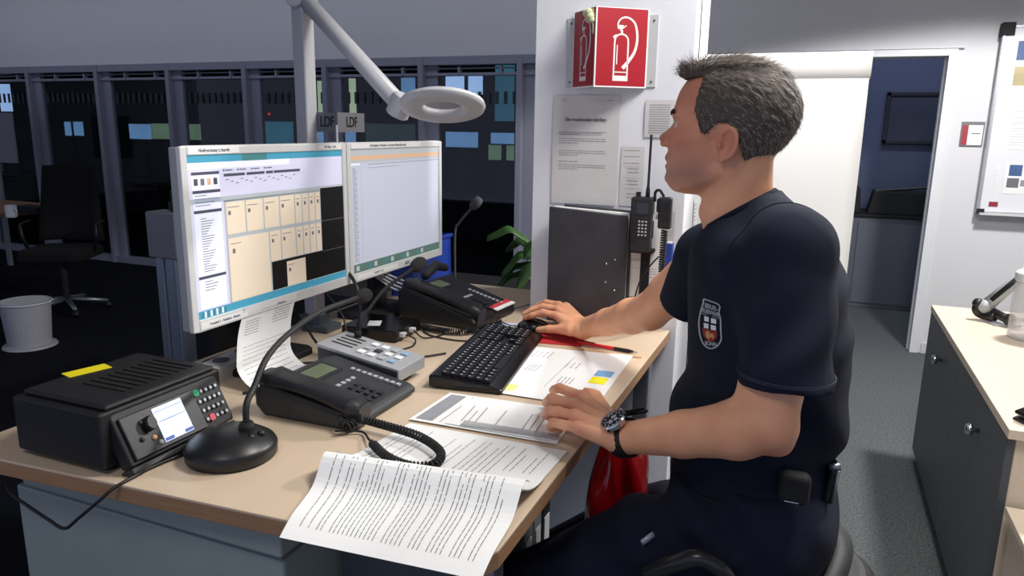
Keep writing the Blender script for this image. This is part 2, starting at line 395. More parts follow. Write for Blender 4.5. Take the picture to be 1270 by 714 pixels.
    # fixed to a rail standing against the hall's end wall
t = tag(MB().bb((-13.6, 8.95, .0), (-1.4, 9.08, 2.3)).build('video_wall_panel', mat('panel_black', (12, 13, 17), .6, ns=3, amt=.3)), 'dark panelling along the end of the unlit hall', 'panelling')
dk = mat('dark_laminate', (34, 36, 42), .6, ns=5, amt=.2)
for i, (xa, xb) in enumerate(((-11.2, -7.9), (-7.7, -4.9), (-4.7, -2.6))):
    t = thing('hall_desk', ('dark long desk in the unlit hall behind the %s glass panes' % ('left', 'middle', 'right')[i]), 'desk', ((xa+xb)/2, 7.45, 0))
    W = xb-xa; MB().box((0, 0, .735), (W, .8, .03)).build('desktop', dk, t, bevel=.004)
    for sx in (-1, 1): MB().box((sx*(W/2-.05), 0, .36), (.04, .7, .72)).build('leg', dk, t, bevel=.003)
rd = MB(); rd.ball(AY(316, 140, 7.3), .012, n=10); rd.build('x', RED) if False else None
for px in (316, 327):
    p = AY(px, 141, 8.8); t = thing('indicator_light', 'small red indicator light in the dark hall, %s of the pair' % ('left' if px < 320 else 'right'), 'indicator light', (p.x, 8.95, p.z))
    MB().lathe([(.03, 0), (.03, -.03), (.025, -.03)], R=Matrix.Rotation(-PI/2, 3, 'X').to_3x3(), n=14).build('rim', BLKM, t); MB().ball((0, -.03, 0), .02, n=10).build('lens', mat('red_glow', (230, 50, 50), .4, emit=.8), t, smooth=True)
# ------------------------------------------------ room beyond the door
t = thing('framed_picture', 'large dark framed picture on the blue wall beyond the doorway', 'picture', (0, 7.6, 1.5))
a = AY(1093, 178, 7.6); b = AY(1168, 114, 7.6); b.x += .12
f = MB()
for q in ((a.x, a.z, b.x, a.z+.035), (a.x, b.z-.035, b.x, b.z), (a.x, a.z, a.x+.035, b.z), (b.x-.035, a.z, b.x, b.z)): f.bb((q[0], 7.575, q[1]), (q[2], 7.615, q[3]))
f.build('picture_frame', mat('frame_dark', (40, 42, 52), .5), t, world=True, bevel=.004)
f = MB(); f.bb((a.x+.03, 7.59, a.z+.03), (b.x-.03, 7.61, b.z-.03)); f.build('artwork', mat('artwork_abstract', (74, 80, 100), .6, ns=3, rgb2=(52, 56, 74)), t, world=True)
t = thing('low_cabinet', 'grey low cabinet seen through the doorway', 'cabinet', (.6, 7.3, 0))
cz = AY(1110, 272, 6.95).z
gm = mat('grey_cabinet', (104, 108, 120), .6, ns=8, amt=.04)
MB().box((.1, 0, cz/2), (2.2, .55, cz)).build('body', gm, t, bevel=.005)
MB().box((.1, 0, cz+.012), (2.24, .6, .024)).build('cabinet_top', BLKM, t, bevel=.004)
for i in range(3): MB().box((-.63+.73*i, -.28, cz/2), (.7, .02, cz-.08)).build('door', gm, t, bevel=.004)
t = thing('desk_device', 'dark box-shaped device on the cabinet beyond the doorway', 'office device', (.15, 7.2, cz+.024))
MB().box((0, 0, .11), (.42, .3, .22), taper=.9).build('body', BLKM, t, bevel=.01); MB().box((.0, -.12, .235), (.3, .05, .03), rot=(.0, -.12, 0)).build('handset', BLK, t, bevel=.01)
t = thing('desk_device', 'dark sloping device to the right on the cabinet beyond the doorway', 'office device', (.66, 7.2, cz+.024))
MB().box((0, 0, .1), (.5, .3, .2), taper=.85).build('body', BLKM, t, bevel=.01); MB().cyl((-.2, -.1, .2), (.2, -.1, .24), .012, 10).build('arm', BLK, t)
# ------------------------------------------------ dark area at left
WOODD = mat('beech_far', (176, 128, 92), .5, ns=7, rgb2=(150, 104, 74))
t = thing('side_desk', 'wooden desk corner in the dark at far left with a white mug', 'desk', (-5.6, 3.9, 0))
p = AZ(66, 258, .74); q = AZ(60, 284, .74)
MB().bb((p.x-1.6, q.y-.02, .705), (p.x, p.y+.25, .74)).build('desktop', WOODD, t, world=True, bevel=.004)
for xx in (p.x-.12, p.x-1.5): MB().bb((xx-.03, q.y+.1, 0), (xx+.03, q.y+.16, .705)).build('leg', DGREY, t, world=True, bevel=.004)
mg = AZ(10, 272, .74)
mg = AZ(10, 270, .74); t = thing('mug', 'white coffee mug on the dark left desk', 'mug', (mg.x, mg.y+.03, .74))
cm = MB(); cm.lathe([(.034, 0), (.042, .008), (.042, .098), (.037, .098), (.036, .01), (0, .01)], n=24); cm.build('cup', WHITEP, t, smooth=False)
MB().tube([(.04+.026*math.sin(a_), 0, .05+.028*math.cos(a_)) for a_ in [PI*k/10 for k in range(11)]], .006, 8).build('handle', WHITEP, t, smooth=True)
pb = AZ(38, 264, .74); t = thing('keyboard', 'dark keyboard-like device beside the mug in the dark', 'keyboard', (pb.x, pb.y+.02, .74))
MB().box((0, 0, .03), (.34, .16, .06), taper=.85).build('body', BLKM, t, bevel=.006)
bn = AZ(20, 438, 0); t = thing('waste_bin', 'light grey round waste bin on the dark carpet at left', 'bin', (bn.x-.09, bn.y+.16, 0))
BG = mat('bin_grey', (178, 178, 186), .5, ns=20, amt=.04)
MB().lathe([(.15, 0), (.165, .0), (.16, .012), (.13, .02), (.15, .3), (.158, .3), (.158, .315), (.146, .315), (.128, .03), (0, .03)], n=36).build('bucket', BG, t, smooth=False)
MB().lathe([(.157, .30), (.163, .306), (.157, .312)], n=36).build('rim', WHITEP, t)
ch = AZ(85, 385, 0); t = thing('office_chair', 'black swivel office chair standing in the dark by the glass wall', 'chair', (ch.x, ch.y, 0), .5)
for k in range(5):
    a_ = 2*PI*k/5+.3; MB().tube([(0, 0, .1), (.29*math.cos(a_), .29*math.sin(a_), .065)], [.024, .014], 8).build('leg', ALU, t, smooth=True)
    MB().ball((.29*math.cos(a_), .29*math.sin(a_), .03), .03, n=10).build('castor', BLK, t, smooth=True)
MB().cyl((0, 0, .09), (0, 0, .45), .025, 14).build('column', BLKM, t)
CHB = mat('chair_black', (11, 11, 13), .9)
MB().rbox((0, 0, .48), (.5, .48, .08), .1, top=.02).build('seat', CHB, t, bevel=.01)
MB().grid(lambda u, v: Vector(((u-.5)*.46*(1-.25*v), .22+.08*v-.3*(u-.5)**2, .55+.6*v)), 10, 10, th=.05).build('backrest', CHB, t, smooth=True)
for sx in (-1, 1): MB().tube([(sx*.24, 0, .48), (sx*.28, 0, .6), (sx*.28, -.02, .7), (sx*.28, .14, .71)], .014, 8).build('armrest', BLK, t, smooth=True)
# white printer-like block seen at far left behind the pane
t = thing('grey_screen_panel', 'pale grey panel standing at the far left edge behind the desk', 'panel', (0, 0, 0)); a = AY(-30, 200, 5.0); b = AY(12, 140, 5.0)
t.location = ((a.x+b.x)/2, 5.0, 0); MB().bb((a.x, 5, a.z), (b.x, 5.03, b.z)).build('panel', FRAME, t, world=True, bevel=.004)
MB().bb(((a.x+b.x)/2-.03, 5.0, 0), ((a.x+b.x)/2+.03, 5.03, a.z)).build('post', FRAME, t, world=True, bevel=.004)
# ================================================================== DESK
DZ = .93
t = thing('office_desk', 'beech-topped desk the man sits at, full of phones and papers', 'desk', (-.84, 1.45, 0))
dk_ = MB(); poly = [(-1.37, .738), (-.40, .803), (-.372, .815), (-.36, .84), (-.36, 2.09), (-.83, 2.09), (-.83, 2.42), (-1.37, 2.42)]
dk_.prism(poly, .004, Matrix.Translation((0, 0, DZ-.004)), 0); dk_.prism([(x*1.0, y) for x, y in poly], .026, Matrix.Translation((0, 0, DZ-.030)), 1)
dk_.build('desktop', [WOOD, WOODE], t, world=True, bevel=.0015)
f = MB(); f.bb((-1.345, .82, .03), (-.72, 1.35, .83)); f.build('pedestal', PANEL, t, world=True, bevel=.006)
f = MB(); f.bb((-1.30, .805, .845), (-.71, 1.33, .90)); f.bb((-1.29, .84, .83), (-.74, 1.3, .85)); f.build('pedestal_rail', PANEL, t, world=True, bevel=.004)
f = MB(); f.bb((-.705, .95, .03), (-.42, .97, .80)); f.build('modesty_panel', DGREY, t, world=True, bevel=.003)
for xx, yy in ((-.42, .93), (-.42, 2.03), (-1.28, 2.33)):
    f = MB(); f.bb((xx-.022, yy-.022, 0), (xx+.022, yy+.022, .9)); f.build('leg', ALU, t, world=True, bevel=.004)
# folders standing under the desk on a small rolling shelf
t = thing('rolling_shelf', 'low dark shelf on the floor under the right edge of the desk', 'shelf', (-.63, 1.33, 0))
MB().box((0, 0, .385), (.28, .20, .03)).build('board', BLKM, t, bevel=.003)
for sy in (-1, 1): MB().box((0, sy*.09, .185), (.26, .02, .37)).build('side_panel', BLKM, t, bevel=.003)
FG = mat('folder_grey', (128, 132, 134), .6, ns=20, amt=.06); FB = mat('folder_black', (30, 30, 34), .6, ns=20, amt=.1)
for i, (m_, wy, lab) in enumerate(((FG, .052, 'grey lever arch folder under the desk edge, nearest the corner'), (FG, .048, 'grey lever arch folder under the desk, second from the corner'), (FB, .05, 'black lever arch folder under the desk beside the grey pair'))):
    y0 = 1.275+i*.054; o = thing('lever_arch_folder', lab, 'folder', (-.62, y0, .40), 0, 'folders under the desk')
    MB().box((0, 0, .16), (.28, wy, .32)).build('cover', m_, o, bevel=.004)
    MB().box((.141, 0, .2), (.002, wy*.6, .15)).build('spine_label', PAPER if i in (0, 2) else LGREY, o)
    MB().lathe([(.012, 0), (.014, .002), (.012, .004)], (.1405, 0, .06), 12, R=Matrix.Rotation(PI/2, 3, 'Y')).build('finger_ring', ALU, o)
# red bag hanging from the desk edge
def bagf(u, v):
    a = u*2*PI; r = 1+.07*math.sin(3*a+4*v)+.03*math.sin(7*a-5*v)
    s = (.35+.65*math.sin(min(1, .18+v*1.0)*PI*.62)) * (1 if v < .93 else (1-v)/.07+.02)
    return Vector((-.325+.058*math.cos(a)*s*r, 1.39+.12*math.sin(a)*s*r,   .895-.22*v+.006*math.sin(7*a)))
bag = MB(); bag.grid(bagf, 60, 36); tb = thing('shopping_bag', 'glossy red plastic bag hanging under the desk behind the wrist', 'bag', (-.3, 1.46, .6))
bag.build('bag_body', REDG, tb, smooth=True, world=True)
MB().tube(spline([(-.335, 1.35, .87), (-.34, 1.36, .892), (-.345, 1.39, .897), (-.345, 1.42, .897), (-.34, 1.44, .89), (-.33, 1.45, .87)], 6), .004, 6).build('handle', REDG, tb, smooth=True, world=True)
# radio wire from desk edge: black cable drooping over the front edge
def cable(pts, r, label, m=BLK, name='cable', cat='cable', group=None, n=10):
    o = MB().tube(spline(pts, n), r, 7).build(name, m, smooth=True); return tag(o, label, cat, group)

# ------------------------------------------------ radio base station
t = thing('radio_base_station', 'black radio base station box with tilted control panel and yellow sticker', 'radio', (-1.145, .93, DZ))
BOXM = mat('radio_case', (24, 24, 26), .55, ns=80, amt=.12, bump=.25, bs=1200)
b = MB()
prof = [(-.82+.0, 0)]
b.bb((-1.245, .772, DZ+.010), (-1.035, 1.035, DZ+.108))
b.bb((-1.233, .785, DZ+.108), (-1.035, 1.022, DZ+.118))
b.build('case', BOXM, t, world=True, bevel=.006)
b = MB()
for i in range(10): b.box((-1.115, .850+.0165*i, DZ+.1185), (.10, .007, .003))
b.build('vent_slots', mat('vent_black', (8, 8, 9), .9), t, world=True)
b = MB(); a_ = AZ(108, 459, DZ+.119); b.box((a_.x, a_.y, DZ+.1187), (.032, .075, .0012), rot=(0, 0, -.25)); b.build('sticker', YEL, t, world=True)
for sx in (-1.22, -1.06):
    for sy in (.80, 1.0): MB().cyl((sx, sy, DZ), (sx, sy, DZ+.014), .012, 12).build('foot', BLK, t, world=True)
# control head: frame with origin bottom-left, x along +Y, y up the slope
P0 = Vector((-.992, .79, DZ+.018)); PX = Vector((0.0, 1, .0)); PYv = Vector((-.045, 0, .085))
Mp = frame3(P0, PX, PYv) @ Matrix.Diagonal((.80, 1, 1, 1))
b = MB()
b.prism([(0, 0), (.285, 0), (.288, .01), (.288, .088), (.28, .096), (.01, .096), (0, .088)], -.028, Mp); b.build('control_head', BOXM, t, world=True, bevel=.003)
b = MB(); b.prism([(-.004, -.012), (.286, -.012), (.286, -.002), (-.004, -.002)], -.03, Mp); b.prism([(.01, .006), (.205, .006), (.205, .082), (.01, .082)], .006, Mp); b.build('bezel', BLK, t, world=True, bevel=.002)
b = MB(); b.prism([(.088, .014), (.165, .014), (.165, .076), (.088, .076)], .0075, Mp, 0)
b.prism([(.089, .015), (.112, .015), (.112, .021), (.089, .021)], .0079, Mp, 1); b.prism([(.142, .015), (.164, .015), (.164, .021), (.142, .021)], .0079, Mp, 1)
for yy in (.068, .05): b.prism([(.090, yy), (.163, yy), (.163, yy+.0012), (.090, yy+.0012)], .0079, Mp, 1)
b.build('display', [mat('radio_display', (205, 222, 250), .3, ns=5, amt=.02, emit=.75), mat('display_blue', (60, 80, 150), .3, emit=.4)], t, world=True)
b = MB(); b.lathe([(.013, 0), (.013, .01), (.011, .014)], tuple(Mp @ Vector((.066, .055, .006))), 20, R=Mp.to_3x3()); b.build('volume_knob', BLK, t, world=True)
for (x, y, mm) in ((.052, .062, ANTH), (.068, .03, mat('amber_led', (210, 150, 110), .4, emit=.15)), (.078, .018, GREYP), (.040, .035, ANTH)):
    b = MB(); b.ball(tuple(Mp @ Vector((x, y, .007))), .0042, n=10); b.build('button', mm, t, world=True, smooth=True)
KEYM = mat('key_print', (188, 192, 198), .5)
for r_ in range(4):
    for c_ in range(5):
        x, y = .212+c_*.0145, .020+r_*.0175
        mm = ANTH
        if (c_, r_) == (0, 3): mm = GREEN
        if (c_, r_) == (1, 0): mm = mat('red_key', (205, 40, 60), .4)
        b = MB(); b.rbox(tuple(Mp @ Vector((x, y, .003))), (.0125, .0125, .006) if mm is not ANTH else (.009, .009, .005), .004, rot=tuple(Mp.to_3x3().to_euler()))
        if mm is ANTH: b.rbox(tuple(Mp @ Vector((x, y, .0058))), (.0045, .0055, .0006), .002, 1, rot=tuple(Mp.to_3x3().to_euler()))
        b.build('key', [mm, KEYM], t, world=True)
cable([AZ(240, 558, DZ+.005), AZ(222, 565, DZ+.004), AZ(188, 579, DZ+.004), AZ(160, 594, DZ+.004), AY(140, 606, .752), AY(124, 620, .738), AY(98, 642, .732), AY(80, 655, .730), AY(60, 644, .730), AY(30, 624, .730), AY(14, 612, .735), AY(8, 600, .76)], .0028, 'black thin cable hanging in a loop over the front desk edge')

# ------------------------------------------------ gooseneck microphones
def foam(mb, c, d, r=.017, L=.045, m=0):
    d = Vector(d).normalized(); R = d.to_track_quat('Z', 'Y').to_matrix()
    mb.lathe([(.006, -.01), (r*.8, 0), (r, L*.3), (r, L*.65), (r*.75, L*.92), (.003, L)], tuple(c), 18, m, R=R)
FOAM = mat('foam_windshield', (52, 50, 50), .95, ns=300, rgb2=(26, 25, 25), bump=1, bs=700)
mc = AZ(288, 564, DZ); mcx, mcy = mc.x, mc.y+.0
t = thing('desk_microphone', 'black gooseneck microphone on a heavy round base beside the radio', 'microphone', (mcx, mcy, DZ))
b = MB(); b.lathe([(.072, 0), (.077, .004), (.078, .020), (.073, .028), (.050, .043), (.022, .051), (0, .053)], n=40); b.build('base', mat('mic_base', (26, 26, 28), .38, ns=40, amt=.08), t, smooth=True)
NB = Vector((mcx+.026, mcy+.012, DZ+.04))
b = MB(); b.lathe([(.014, 0), (.014, .02), (.011, .026)], (.026, .012, .036), 16); b.build('neck_socket', BLKM, t)
for dx, dy in ((.045, .0), (.05, .02)): MB().ball((dx, dy, .042), (.007, .007, .006), n=10).build('button', BLK, t, smooth=True)
h1 = AX(447, 368, -.99)
neck = spline([NB, NB+Vector((-.002, .004, .05)), AX(316, 478, mcx+.016), AX(332, 442, -.905), AX(360, 412, -.93), AX(398, 386, -.96), h1], 10)
b = MB(); b.tube(neck, .0058, 10); b.build('gooseneck', mat('gooseneck_rubber', (24, 24, 26), .5, ns=400, amt=.2, bump=.4, bs=900), t, smooth=True, world=True)
b = MB(); foam(b, h1, neck[-1]-neck[-3], .018, .045); b.build('foam_windshield', FOAM, t, smooth=True, world=True)
# ------------------------------------------------ intercom unit with own gooseneck
t = thing('intercom_unit', 'silver-topped intercom box with keys and speaker slots behind the desk phone', 'intercom', (-.925, 1.385, DZ))
b = MB(); Mi = Matrix(((1, 0, 0, -.925), (0, 0, -1, 1.442), (0, 1, 0, DZ), (0, 0, 0, 1)))
b.prism([(-.105, 0), (.085, 0), (.105, .028), (.105, .040), (-.105, .072)], .115, Mi)
b.build('body', ANTH, t, world=True, bevel=.003)
b = MB(); b.prism([(-.107, .072), (.107, .0405), (.107, .018), (.112, .018), (.112, .046), (-.107, .080)], .117, Matrix.Translation((0, .001, 0)) @ Mi)
b.build('top_cover', mat('intercom_silver', (176, 178, 180), .4, .3, ns=60, amt=.04), t, world=True, bevel=.0015)
ang = math.atan2(-.034, .219)
Mt = frame3((-.925-.107, 1.326, DZ+.0805), (.219, 0, -.034), (0, 1, 0))
b = MB()
for i in range(4): b.prism([(.018, .035+.018*i), (.075, .035+.018*i), (.075, .040+.018*i), (.018, .040+.018*i)], .0006, Mt)
b.build('speaker_slots', BLKM, t, world=True)
WK = mat('key_white', (232, 234, 236), .4); KB = mat('key_blue', (140, 170, 200), .4)
for c_ in range(4):
    for r_ in range(3):
        x, y = .095+.027*c_, .022+.030*r_
        mm = [WK, WK, GREYP, KB][(c_+r_*2) % 4] if (c_, r_) != (1, 1) else ANTH
        b = MB(); b.prism([(x, y), (x+.017, y), (x+.017, y+.017), (x, y+.017)], .003, Mt); b.build('key', mm, t, world=True, bevel=.001)
n0 = Mt @ Vector((.045, .103, 0)); h2 = AX(515, 331, -1.0)
neck = spline([n0, n0+Vector((0.004, .01, .05)), AX(456, 385, -1.0), AX(478, 358, -1.0), h2], 10)
b = MB(); b.lathe([(.009, 0), (.009, .012), (.006, .016)], tuple(n0), 14); b.tube(neck, .0048, 10); b.build('gooseneck', BLKM, t, smooth=True, world=True)
b = MB(); foam(b, h2-Vector((0, .005, 0)), neck[-1]-neck[-3], .019, .05); b.build('foam_windshield', FOAM, t, smooth=True, world=True)

# ------------------------------------------------ desk telephones
def phone(name, label, loc, rz, W, D, hf, hb, body, dark, extra=None):
    """local: x to user's right, y away from user"""
    t = thing(name, label, 'telephone', loc, rz)
    Mb = Matrix(((0, 0, 1, -W/2), (1, 0, 0, 0), (0, 1, 0, 0), (0, 0, 0, 1)))
    sl = (hb-hf)/D
    b = MB(); b.prism([(-D/2, .004), (D/2-.02, .0), (D/2, .02), (D/2, hb*.9), (D/2-.03, hb), (-D/2+.012, hf), (-D/2, hf*.7)], W, Mb); b.build('base', body, t, bevel=.006, seg=3)
    def top(x, y, dz=0): return Vector((x, y, hf+(y+D/2)*sl+dz))
    T = frame3(top(0, -D/2), (1, 0, 0), (0, 1, sl))
    lx = -W/2+.012
    # cradle and handset along the left side
    b = MB(); b.prism([(lx-.012, .02), (lx+.052, .02), (lx+.052, D-.01), (lx-.012, D-.01)], .008, T); b.build('cradle', dark, t, bevel=.003)
    hs = MB()
    n_ = 14
    for part in range(1):
        pts = []; rs = []
        def hp(u, v):
            y = -.004 + u*(D-.0)
            arch = .028*(1-(2*u-1)**2)**.6
            half = .027 + .004*abs(2*u-1)**3
            endt = 1 if .05 < u < .95 else .72
            thick = (.013 + .020*abs(2*u-1)**4)*endt
            a = 2*PI*v
            return T @ Vector((lx+.018+half*endt*math.copysign(abs(math.cos(a))**.6, math.cos(a)), y, .004+arch*.62+thick*math.copysign(abs(math.sin(a))**.6, math.sin(a))))
        hs.grid(hp, 24, 20)
        for u_ in (0, 1):
            ring = [hp(u_, k/20) for k in range(20)]; hs.add(ring, [tuple(range(20)) if u_ else tuple(reversed(range(20)))])
    for uy in (.14, .86):
        hs.lathe([(.021, -.004), (.026, .0), (.026, .02)], tuple(T @ Vector((lx+.018, uy*D, .004))), 18, R=T.to_3x3())
    ho = hs.build('handset', dark, t, smooth=True)
    x0 = lx+.066
    b = MB(); b.prism([(x0, D-.085), (x0+.10, D-.085), (x0+.10, D-.025), (x0, D-.025)], .007, T); b.build('display_bezel', dark, t, bevel=.002)
    b = MB(); b.prism([(x0+.012, D-.077), (x0+.088, D-.077), (x0+.088, D-.036), (x0+.012, D-.036)], .0078, T); b.build('lcd', mat('lcd_green', (98, 108, 84), .25, ns=20, amt=.05), t)
    for r_ in range(4):
        for c_ in range(3):
            x, y = x0+.012+.021*c_, .024+.019*r_
            b = MB(); b.prism([(x, y), (x+.014, y), (x+.014, y+.011), (x, y+.011)], .004, T); b.build('key', dark, t, bevel=.0012)
    for k in range(9):
        y = .02+.0145*k
        b = MB(); b.prism([(x0+.118, y), (x0+.128, y), (x0+.128, y+.009), (x0+.118, y+.009)], .0032, T); b.build('function_key', GREYP, t)
    for k in range(5):
        x = x0+.008+.017*k
        b = MB(); b.prism([(x, .108), (x+.011, .108), (x+.011, .113+.004), (x, .113+.004)], .0032, T); b.build('soft_key', GREYP, t)
    return t, T, lx
ph, Tp, lxp = phone('desk_telephone', 'anthracite desk telephone with coiled cord beside the papers', (-.885, 1.205, DZ), PI/2, .235, .235, .024, .062, ANTH, mat('phone_dark', (34, 35, 38), .4, ns=60, amt=.08, bump=.05, bs=900))
# phone's coiled cord: path in world from the base front to handset end
cpath = spline([(-.80, 1.09, DZ+.025), (-.775, 1.075, DZ+.018), AZ(445, 520, DZ+.022), AZ(476, 527, DZ+.02), AZ(520, 541, DZ+.018), AZ(546, 560, DZ+.016), AZ(538, 576, DZ+.014), AZ(508, 577, DZ+.013), AZ(480, 566, DZ+.013), AZ(462, 550, DZ+.013)], 12)
o = MB().tube([(-.80, 1.088, DZ+.03), (-.79, 1.08, DZ+.03), cpath[6]], .0022, 6)
coil(cpath[6:], .0065, .0024, 64, 6, 9, o)
o.tube(spline([cpath[-1], AZ(457, 544, DZ+.01), AZ(448, 535, DZ+.006), (-.79, 1.06, DZ+.012)], 6), .0022, 6)
o.build('coiled_cord', BLKM, ph, smooth=True, world=True)
fx, Tf, lxf = phone('console_telephone', 'large black telephone with red and white label strip at the back of the desk', (-.99, 1.965, DZ), PI/2-.08, .25, .27, .035, .10, BLK, BLK)
b = MB(); b.prism([(.0, -.004), (.118, -.004), (.118, .010), (.0, .010)], .003, Tf, 0); b.prism([(.0, .010), (.118, .010), (.118, .028), (.0, .028)], .003, Tf, 1); b.build('label_strip', [WHT, mat('label_red', (200, 60, 70), .5)], fx)
MB().tube([Tf @ Vector((-.06, .23, .04)), Tf @ Vector((.02, .25, .055)), Tf @ Vector((.09, .25, .035))], [.014, .016, .012], 10).build('hood', BLKM, fx, smooth=True)
cp2 = spline([AZ(512, 400, DZ+.012), AZ(535, 407, DZ+.012), AZ(570, 411, DZ+.012), AZ(600, 407, DZ+.012), AZ(622, 400, DZ+.02)], 12)
coil(cp2, .0075, .0022, 44, 6, 9).build('coiled_cord', BLKM, fx, smooth=True, world=True)

# ------------------------------------------------ keyboard
t = thing('keyboard', 'black computer keyboard in front of the man\'s mouse hand', 'keyboard', (-.712, 1.605, DZ), PI/2+.155)
b = MB(); Mk = Matrix(((0, 0, 1, -.23), (1, 0, 0, 0), (0, 1, 0, 0), (0, 0, 0, 1)))
b.prism([(-.085, .002), (.085, .004), (.085, .030), (.075, .032), (-.055, .020), (-.082, .012)], .46, Mk); b.build('base', BLKG, t, bevel=.004, seg=3)
sl = .012/.13; TK = frame3((-.23, -.058, .0202), (1, 0, 0), (0, 1, sl))
kg = mat('keycap', (30, 30, 33), .38, ns=60, amt=.08)
rows = [(6, 15), (5, 15), (4, 15), (3, 14), (2, 13), (1, 9)]; nk = 0
for ri, n_ in rows:
    y = .004+.0195*(ri-1)
    for k in range(n_):
        wd = .285/n_; x = .012+wd*k
        if ri == 1:
            ws = [.022, .019, .019, .022, .11, .022, .019, .019, .022]; x = .012+sum(ws[:k])+.001*k; wd = ws[k]
        b = MB(); b.prism([(x+.0012, y), (x+wd-.0012, y), (x+wd-.0025, y+.0165), (x+.0025, y+.0165)], .006, TK, 0)
        if wd < .03: b.prism([(x+.006, y+.008), (x+.0085, y+.008), (x+.0085, y+.0125), (x+.006, y+.0125)], .0064, TK, 1)
        if nk < 81: b.build('keycap', [kg, LGREY], t); nk += 1
rest = MB()
for ri in range(6):
    y = .004+.0195*ri
    for k in range(3):
        if ri in (2, ) or (ri == 1 and k != 1): continue
        x = .305+.0195*k; rest.prism([(x, y), (x+.017, y), (x+.016, y+.0165), (x+.001, y+.0165)], .006, TK, 0); rest.prism([(x+.006, y+.008), (x+.0085, y+.008), (x+.0085, y+.0125), (x+.006, y+.0125)], .0064, TK, 1)
    for k in range(4):
        x = .372+.0195*k; rest.prism([(x, y), (x+.017, y), (x+.016, y+.0165), (x+.001, y+.0165)], .006, TK, 0); rest.prism([(x+.006, y+.008), (x+.0085, y+.008), (x+.0085, y+.0125), (x+.006, y+.0125)], .0064, TK, 1)
rest.build('number_pad', [kg, LGREY], t)
# ------------------------------------------------ mouse + mat
mp = thing('mouse_pad', 'red mouse pad under the black mouse', 'mouse pad', (-.66, 1.90, DZ))
b = MB(); b.rbox((0, 0, .0015), (.20, .20, .003), .012, rot=(0, 0, .15)); b.build('pad', REDM, mp)
MC = AZ(661, 404, DZ+.02)
ms = thing('computer_mouse', 'black computer mouse under the man\'s right hand', 'mouse', (MC.x, MC.y+.01, DZ+.003), PI/2+.1)
def mf(u, v):
    a = PI*u; y = (v-.5)*.105; s = math.sqrt(max(0, 1-(2*v-1)**2))**.7
    return Vector((-.030*math.cos(a)*s*(1-.08*math.cos(PI*v*2)), y, .036*math.sin(a)**.8*s*(.85+.2*math.sin(PI*v))))
b = MB(); b.grid(mf, 18, 20); b.add([(0.028*math.cos(2*PI*k/20), .05*math.sin(2*PI*k/20), 0) for k in range(20)], [tuple(range(20))]); b.build('shell', BLKG, ms, smooth=True)
MB().lathe([(.005, -.003), (.006, 0), (.005, .003)], (0, .03, .031), 14, R=Matrix.Rotation(PI/2, 3, 'Y')).build('scroll_wheel', GREYP, ms)
cable([(MC.x-.055, MC.y+.01, DZ+.01), (MC.x-.09, MC.y+.03, DZ+.006), (MC.x-.13, MC.y+.06, DZ+.01), (MC.x-.15, MC.y+.14, DZ+.01), (MC.x-.12, 2.2, DZ+.006)], .0016, 'thin mouse cable running to the back of the desk')

# ------------------------------------------------ monitors
def mon_screen_mats():
    e = .78
    return [screen('ui_lilac', (205, 205, 228), e), screen('ui_cream', (224, 208, 186), e), screen('ui_black', (22, 22, 22), .3), screen('ui_blue', (70, 150, 178), e),
            screen('ui_pale', (226, 230, 244), e), screen('ui_dark', (74, 76, 92), e), screen('ui_grey', (172, 178, 182), e), screen('ui_teal', (70, 124, 128), e), screen('ui_orange', (206, 170, 140), e),
            screen('ui_steel', (186, 190, 206), e), screen('ui_green', (84, 112, 104), e), screen('ui_text', (110, 106, 110), e)]
def screen(n, c, s): 
    M = mat(n, c, .35, ns=6, amt=.015, emit=s*.44); M.node_tree.nodes['Principled BSDF'].inputs['Specular IOR Level'].default_value = .3
    return M
def darker(M):
    pass
def monitor(label, y0, y1, X=-1.15, z0=1.078, z1=1.454):
    W = y1-y0; H = z1-z0; t = thing('monitor', label, 'monitor', (X, (y0+y1)/2, DZ), 0)
    zc = (z0+z1)/2-DZ; bz = .017
    # local: x = towards viewer, y along width
    b = MB(); b.bb((-.012, -W/2, zc-H/2), (0, -W/2+bz, zc+H/2)); b.bb((-.012, W/2-bz, zc-H/2), (0, W/2, zc+H/2)); b.bb((-.012, -W/2+bz, zc+H/2-bz), (0, W/2-bz, zc+H/2)); b.bb((-.012, -W/2+bz, zc-H/2), (0, W/2-bz, zc-H/2+.024))
    b.build('bezel', LGREY, t, bevel=.002)
    b = MB(); b.bb((-.032, -W/2+.001, zc-H/2+.001), (-.0115, W/2-.001, zc+H/2-.001)); b.box((-.045, 0, zc), (.03, W*.7, H*.7)); b.build('back_shell', mat('monitor_side', (150, 153, 158), .5, ns=40, amt=.03), t, bevel=.003)
    b = MB(); b.box((-.078, 0, zc-.06), (.03, .09, .12)); b.box((-.09, 0, .12), (.03, .07, .24)); b.build('stand_neck', BLKM, t, bevel=.004)
    b = MB(); b.rbox((-.085, 0, .008), (.17, .24, .016), .03, top=.004); b.build('stand_base', BLKM, t)
    return t, W, H, zc, bz
mt, W, H, zc, bz = monitor('left widescreen monitor with beige planning windows on its screen', 1.088, 1.637)
SMATS = mon_screen_mats()
def uimap(W, H, zc, bz):
    sw, sh = W-2*bz, H-bz-.024; zt = zc+H/2-bz
    def rect(b, x0, y0, x1, y1, m, lay=1):   # 0..1, y down
        X = -.004+.0004*lay
        a = (-W/2+bz+sw*x0, zt-sh*y1); c = (-W/2+bz+sw*x1, zt-sh*y0)
        b.add([(X, a[0], a[1]), (X, c[0], a[1]), (X, c[0], c[1]), (X, a[0], c[1])], [(0, 1, 2, 3)], m)
    return rect
rect = uimap(W, H, zc, bz)
b = MB(); rect(b, 0, 0, 1, 1, 0, 0); rect(b, 0, 0, 1, .045, 3); rect(b, 0.3, 0, .45, .045, 7, 2); rect(b, 0, .045, .6, .085, 4)
